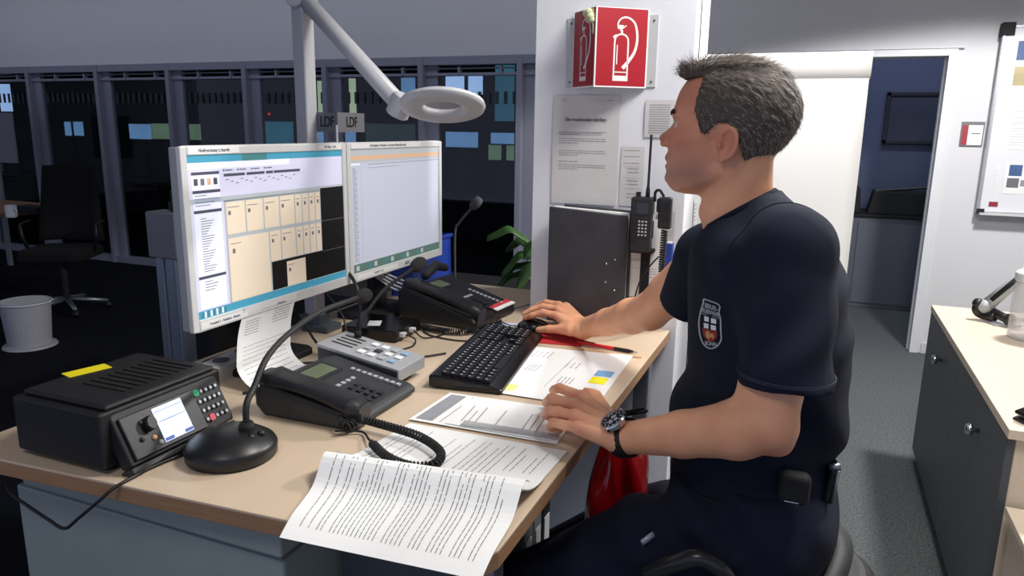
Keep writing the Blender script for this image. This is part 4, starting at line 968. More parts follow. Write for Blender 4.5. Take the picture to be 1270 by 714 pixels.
ll = [l for v in (.06, .16, .27) for l in words(v, .1, .8, .008, rnd)] + [l for v in (.36, .42, .56, .62, .78, .84) for l in words(v, .3, .8, .012, rnd)] + [(.33, .15, .85, .003), (.52, .15, .85, .003), (.7, .15, .85, .003)]
sheet_on('notice_sheet', 'narrow form sheet half behind the large instruction sheet', 768, 182, 800, 255, ll, dz=.0015)
# handwritten strips on the column's right side face
def side_sheet(label, px0, py0, px1, py1, n_):
    a = AX(px0, py1, cx1); b_ = AX(px1, py0, cx1); b_.y = min(b_.y, CY+.225); a.y = max(a.y, CY+.01)
    fn = lambda u, v: Vector((cx1+.003, a.y+(b_.y-a.y)*u, b_.z+(a.z-b_.z)*v)); t = thing('notice_sheet', label, 'notice', (cx1, (a.y+b_.y)/2, a.z))
    r = random.Random(n_); lines = [l for k in range(n_) for l in words(.04+.93*k/n_, .1, .9*r.uniform(.6, 1), .006, r, mi=2)]
    o = paper('sheet', '', fn, 4, 4, lines, mats=[PAPER, INK, INKL], parent=t); o.data.transform(Matrix.Translation(t.location).inverted())
side_sheet('tall narrow handwritten sheet at the top of the column\'s right side', 864, -30, 878, 96, 22)
side_sheet('handwritten sheet low on the column\'s right side behind the man\'s neck', 850, 245, 866, 400, 30)
# black binder / clip folder stack
a = F(681, 256, 2.04); b_ = F(779, 268, 2.04)
t = thing('document_case', 'black upright document case standing on the desk against the column', 'document case', ((a.x+b_.x)/2, 2.065, DZ))
BC = mat('black_leatherette', (66, 66, 72), .55, ns=12, rgb2=(36, 36, 41), bump=.4, bs=500)
m_ = MB(); m_.prism([(a.x, DZ), (b_.x, DZ), (b_.x, b_.z-.008), (b_.x-.002, b_.z), (a.x, a.z)], -.012, frame3((0, 2.04, 0), (1, 0, 0), (0, 0, 1))); m_.build('front_cover', BC, t, world=True, bevel=.003)
m_ = MB(); m_.prism([(a.x+.012, DZ+.004), (b_.x-.004, DZ+.004), (b_.x-.004, b_.z+.006), (a.x+.012, a.z+.0)], -.020, frame3((0, 2.052, 0), (1, 0, 0), (0, 0, 1))); m_.build('page_block', PAPER, t, world=True)
m_ = MB(); m_.prism([(a.x+.035, DZ), (b_.x+.004, DZ), (b_.x+.004, b_.z+.012), (a.x+.035, a.z+.006)], -.010, frame3((0, 2.074, 0), (1, 0, 0), (0, 0, 1))); m_.build('rear_cover', BC, t, world=True, bevel=.003)
for px, py in ((752, 327), (763, 322), (751, 350), (762, 360)):
    q = F(px, py, 2.04); MB().ball((q.x, 2.039, q.z), (.0032, .0022, .0032), n=10).build('rivet', STEEL, t, smooth=True, world=True)
# sheets right of the case and blue folder
ll = [l for v in (.1, .3, .5, .52) for l in words(v, .1, .8, .006, rnd)]
sheet_on('notice_sheet', 'white sheet with grey bars hanging right of the black document case', 773, 272, 804, 365, ll+[(.2, .1, .5, .06, 2), (.62, .1, .9, .003, 2)], m=PAPER, dz=.012)
sheet_on('notice_sheet', 'narrow white sheet behind the coiled radio cord', 800, 272, 822, 372, [l for v in (.6, .63, .66, .7) for l in words(v, .3, .8, .006, rnd)], m=PAPER, dz=.006)
sheet_on('notice_sheet', 'pale sheet at the column edge above the blue folder', 814, 262, 838, 310, [l for k in range(6) for l in words(.2+.1*k, .2, .9, .008, rnd)], dz=.004)
q0 = F(823, 375); q1 = F(836, 301); t = thing('blue_folder', 'narrow blue folder hanging at the column edge beside the coiled cord', 'folder', ((q0.x+q1.x)/2, CY, q0.z))
MB().bb((q0.x, CY-.022, q0.z-.02), (q1.x, CY-.0, q1.z)).build('cover', mat('folder_blue', (44, 74, 170), .5), t, world=True, bevel=.002)
MB().bb((q0.x+.003, CY-.020, q1.z-.002), (q1.x-.003, CY-.003, q1.z+.003)).build('pages', PAPER, t, world=True)
# two-way radio in holder
RY = 2.035
q = F(796, 278, RY); t = thing('two_way_radio', 'black handheld two-way radio with long antenna hanging at the column', 'radio', (q.x, RY, q.z))
RR = mat('radio_black', (30, 30, 32), .5, ns=80, amt=.1, bump=.1, bs=800)
bx0 = F(781, 310, RY); bx1 = F(811, 244, RY); W = (bx1.x-bx0.x)*.92; H = bx1.z-bx0.z
m_ = MB(); m_.box((0, 0, 0), (W, .034, H)); m_.box((0, 0, H*.33), (W*1.08, .036, H*.30)); m_.box((-W*.5, 0, -.0), (.006, .022, H*.4)); m_.build('body', RR, t, bevel=.004)
m_ = MB(); m_.bb((-W*.22, -.0195, H*.2), (W*.36, -.017, H*.40)); m_.build('display', mat('radio_dark_lcd', (52, 56, 62), .2), t)
for r_ in range(5):
    for c_ in range(3): MB().ball((-.004+.0095*c_, -.018, H*.06-.0095*r_), (.0035, .002, .003), n=8).build('key', GREYP, t, smooth=True)
m_ = MB(); m_.bb((-W*.42, -.0182, -H*.35), (-W*.2, -.0165, H*.1)); m_.build('grille', BLKM, t)
m_ = MB(); m_.cyl((-W*.25, 0, H*.48), (-W*.25, 0, H*.48+.016), .007, 14); m_.build('volume_knob', BLK, t)
an = AY(808, 167, RY+.01); a0 = Vector((W*.22, 0, H*.48)); a1 = an-Vector((q.x, RY, q.z)); m_ = MB(); m_.tube([a0, a0.lerp(a1, .12), a0.lerp(a1, .2), a0.lerp(a1, .93), a1], [.0062, .006, .0036, .0034, .0042], 10); m_.build('antenna', BLKM, t, smooth=True)
t2 = thing('radio_holder', 'black holder strap carrying the two-way radio on the column', 'holder', (q.x, CY-.02, DZ))
m_ = MB(); s0 = F(798, 372, CY-.02); s1 = F(800, 300, CY-.02); m_.box(((s0.x+s1.x)/2, CY-.014, (q.z-H*.4+DZ)/2+.0), (.026, .012, q.z-H*.4-DZ)); m_.box((q.x, CY-.025, q.z-H*.52), (W*1.1, .06, .01)); m_.box((q.x, CY-.014, q.z-.02), (W*.8, .028, .05)); m_.build('bracket', BLKM, t2, world=True, bevel=.002)
# speaker microphone
q = F(825, 264, RY); t = thing('speaker_microphone', 'black ribbed speaker microphone hanging on its coiled cord right of the two-way radio', 'microphone', (q.x, RY, q.z))
m_ = MB(); m_.box((0, 0, 0), (.036, .026, .088), taper=1.0); m_.box((-.018, 0, .02), (.012, .02, .04)); m_.build('body', RR, t, bevel=.007, seg=3)
for k in range(6): MB().bb((-.010, -.0145, -.020+.009*k), (.014, -.0125, -.016+.009*k)).build('rib', BLK, t)
m_ = MB(); m_.tube(spline([(-.03, 0, .03), (-.030, -.002, .055), (-.018, -.004, .062), (-.006, 0, .045)], 8), .004, 8); m_.build('loop', BLKM, t, smooth=True)
cp = spline([F(824, 286, RY), F(823, 300, RY), F(821, 330, RY), F(820, 358, RY), F(817, 382, RY+.02)], 12)
coil(cp, .0075, .0028, 34, 6, 9).build('coiled_cord', BLKM, t, smooth=True, world=True)
cable([F(817, 318, 2.03), F(806, 330, 2.03), F(795, 346, 2.03), F(788, 366, 2.03), F(787, 385, 2.05)], .0022, 'thin black wire slanting below the two-way radio')
# ================================================================== PLANT
pp = AY(640, 352, 2.62); t = thing('potted_plant', 'green broad-leaved pot plant on a tall planter left of the white column', 'plant', (-.93, 2.72, 0))
PLM = mat('planter_dark', (38, 38, 42), .5)
MB().lathe([(.13, 0), (.15, .02), (.17, .78), (.18, .80), (.165, .80), (.15, .74), (0, .74)], n=28).build('planter', PLM, t)
MB().lathe([(.155, .735), (.15, .75), (0, .752)], n=24).build('soil', mat('soil', (50, 38, 28), .95, ns=90, bump=1), t)
LF = mat('leaf_green', (86, 128, 62), .4, ns=14, rgb2=(40, 82, 34)); 
def leaf(tip, rootz, w_, droop_):
    base = Vector((0.0, 0, rootz)); tip = Vector(tip)
    b = MB(); L = (tip-base).length; side = (tip-base).cross(Vector((0, 0, 1))).normalized()
    st = base.lerp(tip, .35)+Vector((0, 0, .06))
    b.tube(spline([Vector((0, 0, .74)), base*.5+Vector((0, 0, .37+.02)), st], 6), .004, 6)
    def lf(u, v):
        p = st.lerp(tip, v)+Vector((0, 0, .05*math.sin(PI*v)-droop_*v*v)); hw = 1.45*w_*math.sin(PI*min(1, v*.92+.06))**.8
        return p+side*(u-.5)*2*hw+Vector((0, 0, -abs(u-.5)*.03*1.5+.004*math.sin(v*14)))
    b.grid(lf, 6, 14, th=.0008); b.build('leaf', LF, t, smooth=True)
loc = Vector((-.93, 2.72, 0))
for px, py, yy, w_ in ((604, 284, 2.55, .030), (652, 308, 2.5, .032), (622, 330, 2.58, .026), (640, 350, 2.48, .022), (612, 352, 2.6, .02), (600, 372, 2.62, .028), (628, 300, 2.85, .03), (668, 290, 2.8, .03)):
    leaf(AY(px, py, yy)-loc, .92, w_, .03)
# ================================================================== FLIPCHART
FYc = 2.66
xr_ = AY(1066, 200, FYc).x; xl_ = xr_-.68; zt = AY(1000, 66, FYc).z; zb = AY(1066, 440, FYc).z
t = thing('flipchart', 'white flipchart with its first pages flipped over the top behind the man', 'flipchart', ((xl_+xr_)/2, FYc, 0)); xm = (xl_+xr_)/2
b = MB(); b.bb((xl_+.01, FYc+.02, zb+.02), (xr_-.01, FYc+.035, zt-.01)); b.build('board', WHITEP, t, world=True, bevel=.003)
def fp_(u, v): return Vector((xl_+(xr_-xl_)*u, FYc-.010+.006*math.sin(v*9+u*3)*(v > .1)-.01*math.sin(PI*v), zt-.02-(zt-.02-zb)*v))
b = MB(); b.grid(fp_, 12, 40, th=.002); b.build('paper_pad', mat('flip_paper', (243, 243, 240), .8, ns=3, amt=.01), t, smooth=True, world=True)
def rl(u, v):
    a_ = -PI*.35+v*PI*1.5; return Vector((xl_+(xr_-xl_)*u+.003, FYc+.012-.046*math.cos(a_)*1.0, zt-.042+.046*math.sin(a_)))
b = MB(); b.grid(rl, 8, 24, th=.002); b.build('flipped_pages', mat('flip_paper2', (236, 235, 232), .8, ns=3, amt=.02), t, smooth=True, world=True)
b = MB(); b.bb((xl_+.02, FYc+.0, zt-.06), (xr_-.02, FYc+.03, zt-.03)); b.build('clamp_bar', GREYP, t, world=True, bevel=.004)
for dx, dy in ((-.22, -.0), (.22, -.0), (0, .55)):
    b = MB(); b.tube([(xm+dx*.3, FYc+.04, zt-.2), (xm+dx*1.1, FYc+.05+dy, .01)], .012, 10); b.build('leg', ALU, t, world=True, smooth=True)
# ================================================================== RIGHT SIDE
CBX = .522
t = thing('low_cupboard', 'long grey low cupboard with birch top and round knobs at right', 'cupboard', (CBX+.5, 2.92, 0))
GD = mat('cupboard_grey', (78, 82, 86), .5, ns=6, amt=.05); y0, y1 = 2.16, 3.69
b = MB(); b.bb((CBX+.025, y0+.02, .0), (CBX+1.4, y1-.01, .06)); b.build('plinth', BLKM, t, world=True)
b = MB(); b.bb((CBX+.02, y0+.008, .06), (CBX+1.4, y1-.005, .725)); b.build('body', WOODL, t, world=True, bevel=.002)
b = MB(); b.bb((CBX-.002, y0-.004, .725), (CBX+1.45, y1+.003, .752)); b.build('cupboard_top', WOODL, t, world=True, bevel=.0015)
ym = AX(1209, 560, CBX).y+.05
for (ya, yb) in ((y0+.008, 2.92), (2.926, y1-.006)):
    b = MB(); b.bb((CBX, ya, .065), (CBX+.02, yb, .72)); d_ = b.build('door', GD, t, world=True, bevel=.0015)
for px, py in ((1164, 446), (1209, 533)):
    q = AX(px, py, CBX-.012); b = MB(); b.lathe([(.007, 0), (.007, .014), (.017, .019), (.020, .030), (.013, .038)], (CBX+.001, q.y, q.z), 18, R=Matrix.Rotation(-PI/2, 3, 'Y')); b.build('knob', STEEL, t, world=True, smooth=True)
zl2 = AY(1247, 628, y0-.01).z
t = thing('side_cupboard', 'lower light wooden cupboard standing before the grey one at the right edge', 'cupboard', (CBX+.6, 1.8, 0))
xx = AY(1247, 628, y0-.01).x
b = MB(); b.bb((xx+.015, 1.55, 0), (xx+1.0, y0-.012, zl2-.02)); b.build('body', WOODL, t, world=True, bevel=.002)
b = MB(); b.bb((xx, 1.53, zl2-.02), (xx+1.0, y0-.008, zl2)); b.build('cupboard_top', WOODL, t, world=True, bevel=.0015)
# items on the cupboard
ZT = .752
def Z(px, py, z=ZT): return AZ(px, py, z)
q = Z(1225, 395); t = thing('arm_clamp', 'grey jointed holder arm with black clamp jaws lying on the cupboard', 'holder arm', (q.x, q.y, ZT))
GM = mat('clamp_grey', (168, 171, 175), .4, .1, ns=40, amt=.05)
J0 = Z(1222, 380, ZT+.06); J1 = AY(1266, 343, J0.y-.05)
b = MB(); d = (J1-J0).normalized(); b.tube([J0, J0.lerp(J1, .5), J1+d*.06], [.030, .027, .024], 12, flat=.55); b.build('arm', GM, t, smooth=True, world=True)
b = MB(); b.tube([J0.lerp(J1, .15)+Vector((0, -.014, .012)), J1+Vector((0, -.014, .012))], [.011, .011], 8, flat=.6); b.build('grip_inlay', BLKM, t, smooth=True, world=True)
b = MB(); b.ball(J0, (.034, .03, .03), n=14); b.build('hinge', GM, t, smooth=True, world=True)
b = MB(); b.tube(spline([Z(1213, 376, ZT+.07), Z(1211, 385, ZT+.04), Z(1220, 391, ZT+.022), Z(1234, 393, ZT+.03)], 6), .017, 10); b.ball(Z(1213, 376, ZT+.07), .022, n=12); b.build('lower_jaw', BLK, t, smooth=True, world=True)
b = MB(); b.tube(spline([Z(1228, 384, ZT+.045), Z(1240, 391, ZT+.04), Z(1252, 397, ZT+.03)], 6), .018, 10); b.ball(Z(1252, 396, ZT+.032), .024, n=12); b.build('upper_jaw', BLK, t, smooth=True, world=True)
qq = Z(1244, 402); b = MB(); b.rbox((qq.x, qq.y, ZT+.004), (.11, .09, .008), .02, rot=(0, 0, .3)); b.build('foot_plate', GM, t, world=True)
q = Z(1283, 425); t = thing('glass_jar', 'clear plastic jar cut off by the right picture edge', 'jar', (q.x, q.y+.05, ZT))
hj = .235; GJ = mat('jar_clear', (222, 224, 226), .1, ns=5, amt=.02, alpha=.3)
MB().lathe([(.0, .002), (.075, .002), (.08, .01), (.08, hj-.03), (.074, hj-.01), (.071, hj-.01), (.077, hj-.03), (.077, .012), (0, .008)], n=36).build('vessel', GJ, t, smooth=False)
MB().lathe([(.078, hj-.015), (.082, hj-.012), (.082, hj+.015), (.078, hj+.02), (0, hj+.02)], n=36).build('lid', LGREY, t)
q = Z(1262, 523); t = thing('stapler', 'black pointed stapler-like tool on the cupboard at the right edge', 'stapler', (q.x, q.y, ZT), .5)
b = MB(); b.prism([(0, 0), (.2, 0), (.2, .012), (.015, .012), (0, .006)], .04, Matrix(((1, 0, 0, 0), (0, 0, -1, .02), (0, 1, 0, 0), (0, 0, 0, 1)))); b.build('base', BLK, t, bevel=.003)
b = MB(); b.prism([(0, .018), (.2, .055), (.2, .075), (.1, .06), (.0, .028)], .034, Matrix(((1, 0, 0, 0), (0, 0, -1, .017), (0, 1, 0, 0), (0, 0, 0, 1)))); b.build('arm', BLKG, t, bevel=.004)
# dark red file and wooden board at far right
q0 = AY(1262, 405, 3.6); t = thing('file_box', 'dark red box file standing at the right end of the cupboard', 'box file', (q0.x+.12, 3.55, ZT))
zt_ = AY(1265, 290, 3.55).z-ZT; MB().box((0, 0, zt_*.42), (.2, .07, zt_*.84)).build('body', mat('box_wood', (190, 160, 140), .6), t, bevel=.002)
MB().box((0, -.004, zt_*.9), (.204, .074, zt_*.2)).build('lid', mat('dark_red', (160, 36, 44), .5), t, bevel=.002)
# door sign
a = AY(1189, 181, DY); b_ = AY(1222, 151, DY); t = thing('door_sign', 'small grey and red door sign on the wall right of the doorway', 'sign', ((a.x+b_.x)/2, DY, a.z))
MB().bb((a.x, DY-.012, a.z), (b_.x, DY, b_.z)).build('holder', mat('holder_grey', (120, 122, 126), .4), t, world=True, bevel=.002)
b = MB(); b.bb((a.x+.006, DY-.0135, a.z+.008), (a.x+.038, DY-.011, b_.z-.022), 1); b.bb((a.x+.04, DY-.0135, a.z+.008), (b_.x-.008, DY-.011, b_.z-.022), 0); b.bb((a.x+.06, DY-.0142, (a.z+b_.z)/2), (a.x+.11, DY-.0132, (a.z+b_.z)/2+.006), 2); b.build('insert', [PAPER, mat('insert_red', (170, 50, 60), .5), INK], t, world=True)
# whiteboard with sheets
WY = 5.6; a = AY(1224, 262, WY); b_ = AY(1242, 34, WY)
t = thing('notice_board', 'white notice board with pinned sheets at the right edge of the far wall', 'notice board', (a.x+.6, WY, a.z))
x0 = (a.x+b_.x)/2-.01; MB().bb((x0, WY, a.z), (x0+1.2, WY+.03, b_.z)).build('board', WHITEP, t, world=True, bevel=.002)
b = MB(); b.bb((x0-.012, WY-.006, a.z), (x0+.004, WY+.034, b_.z)); b.bb((x0-.012, WY-.006, a.z-.012), (x0+1.2, WY+.034, a.z+.004)); b.bb((x0-.012, WY-.006, b_.z-.004), (x0+1.2, WY+.034, b_.z+.012)); b.build('board_frame', mat('board_alu', (190, 190, 194), .35, .6), t, world=True, bevel=.002)
b = MB(); b.bb((x0-.02, WY-.01, b_.z-.05), (x0+.05, DY, b_.z+.03)); b.build('corner_bracket', BLKM, t, world=True, bevel=.003); b = MB(); b.bb((x0-.014, WY-.01, a.z-.016), (x0+.03, WY, a.z+.016)); b.build('corner_cap', BLKM, t, world=True)
b = MB(); b.bb((x0, WY-.05, a.z-.02), (x0+1.2, WY, a.z-.008)); b.build('tray', LGREY, t, world=True)
rr = random.Random(9)
def bsheet(label, px0, py0, px1, py1, kind):
    a = AY(px0, py1, WY-.002); b_ = AY(px1, py0, WY-.002); t = thing('pinned_sheet', label, 'sheet', ((a.x+b_.x)/2, WY-.003, a.z), 0)
    lines = [l for k in range(14) for l in words(.12+.06*k, .12, .85, .008, rr, mi=2)] if kind == 0 else []
    if kind == 1: lines = [(.08, .1, .5, .35, 3), (.5, .08, .45, .3, 1), (.55, .5, .9, .2, 2)]
    if kind == 2: lines = [(.1, .1, .9, .3, 3), (.5, .1, .9, .3, 4)]
    fn = lambda u, v: Vector((a.x+(b_.x-a.x)*u, WY-.002, b_.z+(a.z-b_.z)*v))
    o = paper('sheet', '', fn, 3, 3, lines, mats=[PAPER, INK, INKL, mat('photo_blue', (70, 100, 150), .5, ns=8, amt=.3), mat('photo_ochre', (190, 176, 130), .5, ns=8, amt=.3)], parent=t)
    o.data.transform(Matrix.Translation(t.location).inverted())
bsheet('pinned sheet with a blue and an ochre photo at the top of the notice board', 1250, 42, 1290, 122, 2)
bsheet('grey typed sheet pinned in the middle of the notice board', 1246, 128, 1290, 185, 0)
bsheet('typed sheet with a table pinned low on the notice board', 1243, 202, 1290, 240, 1)
bsheet('narrow slip with small marks at the lower left of the notice board', 1229, 205, 1240, 255, 0)
q = AY(1232, 253, WY-.004); tag(MB().box((q.x, WY-.004, q.z), (.05, .004, .03)).build('magnet', mat('magnet_red', (150, 40, 60), .5), bevel=.001), 'small dark red magnet strip at the lower left corner of the notice board', 'magnet')
# ================================================================== THE MAN
def smin(a, b, k):
    h = np.clip(.5+.5*(b-a)/k, 0, 1); return b*(1-h)+a*h-k*h*(1-h)
def smax(a, b, k): return -smin(-a, -b, k)
def rcone(p, a, b, r1, r2):
    a = np.array(a, float); b = np.array(b, float); ba = b-a; t = np.clip(((p-a)@ba)/(ba@ba), 0, 1)
    return np.linalg.norm(p-(a+t[:, None]*ba), axis=1)-(r1+(r2-r1)*t)
def ell(p, c, r, R=None):
    q = p-np.array(c, float)
    if R is not None: q = q@np.array(R)
    r = np.array(r, float); k0 = np.linalg.norm(q/r, axis=1); k1 = np.linalg.norm(q/(r*r), axis=1)
    return k0*(k0-1)/np.maximum(k1, 1e-9)
def chain(p, pts, rs, k=.004):
    d = None
    for i in range(len(pts)-1):
        e = rcone(p, pts[i], pts[i+1], rs[i], rs[i+1]); d = e if d is None else smin(d, e, k)
    return d
def poly2(px, pz, P):
    P = np.array(P, float); n = len(P); d = np.full(px.shape, 1e9); s = np.ones(px.shape)
    j = n-1
    for i in range(n):
        e = P[j]-P[i]; wx = px-P[i, 0]; wz = pz-P[i, 1]; t = np.clip((wx*e[0]+wz*e[1])/(e@e), 0, 1)
        d = np.minimum(d, (wx-e[0]*t)**2+(wz-e[1]*t)**2)
        c1 = pz >= P[i, 1]; c2 = pz < P[j, 1]; c3 = e[0]*wz > e[1]*wx
        s = np.where((c1 & c2 & c3) | (~c1 & ~c2 & ~c3), -s, s); j = i
    return s*np.sqrt(d)
def surfnet(fn, lo, hi, h, bl=12):
    lo = np.array(lo, float); n = (np.ceil((np.array(hi)-lo)/h)).astype(int)+1; n = ((n+bl-1)//bl)*bl
    F = np.ones(tuple(n), np.float32); half = bl*h*.5*1.75
    for bx in range(0, n[0], bl):
        for by in range(0, n[1], bl):
            cz = np.arange(0, n[2], bl)
            C = np.stack([np.full(len(cz), lo[0]+(bx+bl/2)*h), np.full(len(cz), lo[1]+(by+bl/2)*h), lo[2]+(cz+bl/2)*h], 1)
            D = fn(C)
            act = cz[np.abs(D) < half*1.35+.008]
            for k, z0 in enumerate(cz): F[bx:bx+bl, by:by+bl, z0:z0+bl] = D[k]
            if len(act):
                g = np.indices((bl, bl, bl)).reshape(3, -1).T
                P = np.concatenate([lo+(g+np.array([bx, by, z0]))*h for z0 in act]); V = fn(P).astype(np.float32).reshape(len(act), bl, bl, bl)
                for k, z0 in enumerate(act): F[bx:bx+bl, by:by+bl, z0:z0+bl] = V[k]
    S = F < 0
    c = np.zeros(tuple(n-1), np.int8)
    for dx in (0, 1):
        for dy in (0, 1):
            for dz in (0, 1): c += S[dx:n[0]-1+dx, dy:n[1]-1+dy, dz:n[2]-1+dz]
    cells = np.argwhere((c > 0) & (c < 8)); idx = -np.ones(tuple(n-1), np.int64); idx[tuple(cells.T)] = np.arange(len(cells))
    off = np.array([[i, j, k] for i in (0, 1) for j in (0, 1) for k in (0, 1)])
    vals = np.stack([F[tuple((cells+o).T)] for o in off], 1)
    acc = np.zeros((len(cells), 3)); cnt = np.zeros(len(cells))
    for a in range(8):
        for b in range(a+1, 8):
            if np.abs(off[a]-off[b]).sum() != 1: continue
            va, vb = vals[:, a], vals[:, b]; mm = (va < 0) != (vb < 0); t = np.where(mm, va/np.where(mm, va-vb, 1), 0)
            acc += np.where(mm[:, None], off[a]+t[:, None]*(off[b]-off[a]), 0); cnt += mm
    V = lo+(cells+acc/cnt[:, None])*h
    Q = []
    for ax in range(3):
        sl1 = [slice(None)]*3; sl2 = [slice(None)]*3; sl1[ax] = slice(0, n[ax]-1); sl2[ax] = slice(1, n[ax])
        A = S[tuple(sl1)]; B = S[tuple(sl2)]; e = np.argwhere(A != B); u, v = [(1, 2), (2, 0), (0, 1)][ax]
        e = e[(e[:, u] > 0) & (e[:, v] > 0) & (e[:, u] < n[u]-1) & (e[:, v] < n[v]-1)]
        inside = A[tuple(e.T)]
        du = np.zeros(3, int); du[u] = 1; dv = np.zeros(3, int); dv[v] = 1
        q = np.stack([idx[tuple((e-du-dv).T)], idx[tuple((e-dv).T)], idx[tuple(e.T)], idx[tuple((e-du).T)]], 1)
        q[~inside] = q[~inside][:, ::-1]; Q.append(q)
    Q = np.concatenate(Q); Q = Q[(Q >= 0).all(1)]
    return V, Q
def relax(V, Q, it=2, lam=.5):
    for _ in range(it):
        acc = np.zeros_like(V); cnt = np.zeros(len(V))
        for a in range(4):
            for b in (1, 3): np.add.at(acc, Q[:, a], V[Q[:, (a+b) % 4]]); np.add.at(cnt, Q[:, a], 1)
        V = V+lam*(acc/cnt[:, None]-V)
    return V
YH = 1.33
man = thing('person', 'seated man in navy T-shirt, seen in profile, one hand on the mouse', 'person', (0.0, 1.33, 0.0))
def mesh_obj(name, V, Q, mats, parent=man, attrs=None, keep=None):
    V = V-np.array(man.location)
    me = bpy.data.meshes.new(name); me.vertices.add(len(V)); me.vertices.foreach_set('co', V.astype(np.float32).ravel())
    me.loops.add(len(Q)*4); me.loops.foreach_set('vertex_index', Q.astype(np.int32).ravel()); me.polygons.add(len(Q)); me.polygons.foreach_set('loop_start', np.arange(0, len(Q)*4, 4, dtype=np.int32)); me.polygons.foreach_set('loop_total', np.full(len(Q), 4, np.int32))
    me.update(calc_edges=True); me.polygons.foreach_set('use_smooth', [True]*len(Q))
    for m_ in mats: me.materials.append(m_)
    if attrs:
        for k, a in attrs.items():
            at = me.attributes.new(k, 'FLOAT', 'POINT'); at.data.foreach_set('value', a.astype(np.float32))
    o = bpy.data.objects.new(name, me); COL.objects.link(o); o.parent = parent; me.update(); return o
def H(px, py, y=0.0):
    v = AY(px, py, YH); return np.array([v.x, YH+y, v.z])
_o = H(915, 150); SX = (H(995, 150)[0]-H(835, 150)[0])/160
ZK = np.array([H(870, y)[2] for y in range(40, 330)])   # z as a function of py (decreasing)
def zy(z): return np.interp(-z, -ZK, np.arange(40, 330))
XK = {}
def xat(px, py): return H(px, py)[0]
# ---- head table
def table(rows):
    z = np.array([H(900, r[0])[2] for r in rows]); fr = np.array([xat(r[1], r[0]) for r in rows]); bk = np.array([xat(r[2], r[0]) for r in rows]); hw = np.array([r[3] for r in rows])
    o = np.argsort(z); z, fr, bk, hw = z[o], fr[o], bk[o], hw[o]
    def smooth(zz, a):
        return np.interp(zz, z, a)
    zz = np.linspace(z[0], z[-1], 400); ker = np.hanning(31); ker /= ker.sum()
    res = []
    for a in (fr, bk, hw):
        s = np.interp(zz, z, a); s = np.convolve(np.pad(s, 15, 'edge'), ker, 'valid'); res.append(s)
    return zz, res
HT, (HF, HB, HWd) = table([(92, 868, 955, .050), (100, 854, 966, .062), (112, 846, 976, .070), (125, 841, 982, .0745), (140, 837.5, 984, .0765), (155, 838, 978, .0755), (170, 836, 968, .073), (185, 832.5, 955, .069), (200, 829.5, 942, .064), (214, 828.5, 932, .057), (226, 829.5, 918, .047), (235, 836, 898, .034), (242, 850, 880, .016)])
NT = np.array([146, 150, 154, 158, 161, 165, 169, 173, 176, 179, 182, 185, 188, 191, 195, 198, 201, 203, 206, 209, 212, 216, 220, 225, 230, 234, 238])
NN = np.array([0, 1.2, 3.5, 7, 9.5, 14.5, 19.5, 19.5, 17.5, 13, 7, 4, 3.2, 4.2, 6.2, 5.5, 2.4, 2.2, 4.2, 4, 1.6, 2.4, 5.2, 5.8, 4.5, 2.2, 0])
NW = np.array([.007, .0075, .008, .009, .010, .0115, .013, .0145, .0155, .0155, .014, .012, .014, .019, .023, .024, .025, .025, .023, .021, .022, .023, .025, .027, .028, .030, .03])
def head_sdf(p):
    x, y, z = p[:, 0], p[:, 1]-YH, p[:, 2]; py = zy(z)
    f = np.interp(z, HT, HF); b = np.interp(z, HT, HB); w = np.interp(z, HT, HWd)
    N = np.interp(py, NT, NN, 0, 0)*SX; W = np.interp(py, NT, NW)
    xc = f+(b-f)*.55; front = x < xc
    fall = np.exp(-(np.abs(y)/W)**2.4)
    xs = x+np.where(front, N*fall, 0)
    # flatter cheeks: widen ahead of centre
    a = np.where(front, xc-f, b-xc); q = np.abs((xs-xc)/a); r = np.abs(y)/w
    e = np.where(front, 2.35, 2.1)
    k = (q**e+r**e)**(1/e); d = (k-1)*np.minimum(a, w)*.9
    d = np.maximum(d, z-HT[-1]-.004); d = np.maximum(d, HT[0]-z)
    return d
def yaw(a): return np.array(Matrix.Rotation(a, 3, 'Y'))
cran = H(914, 139); 
def skull(p): return ell(p, cran, (.0985, .0785, .0855))
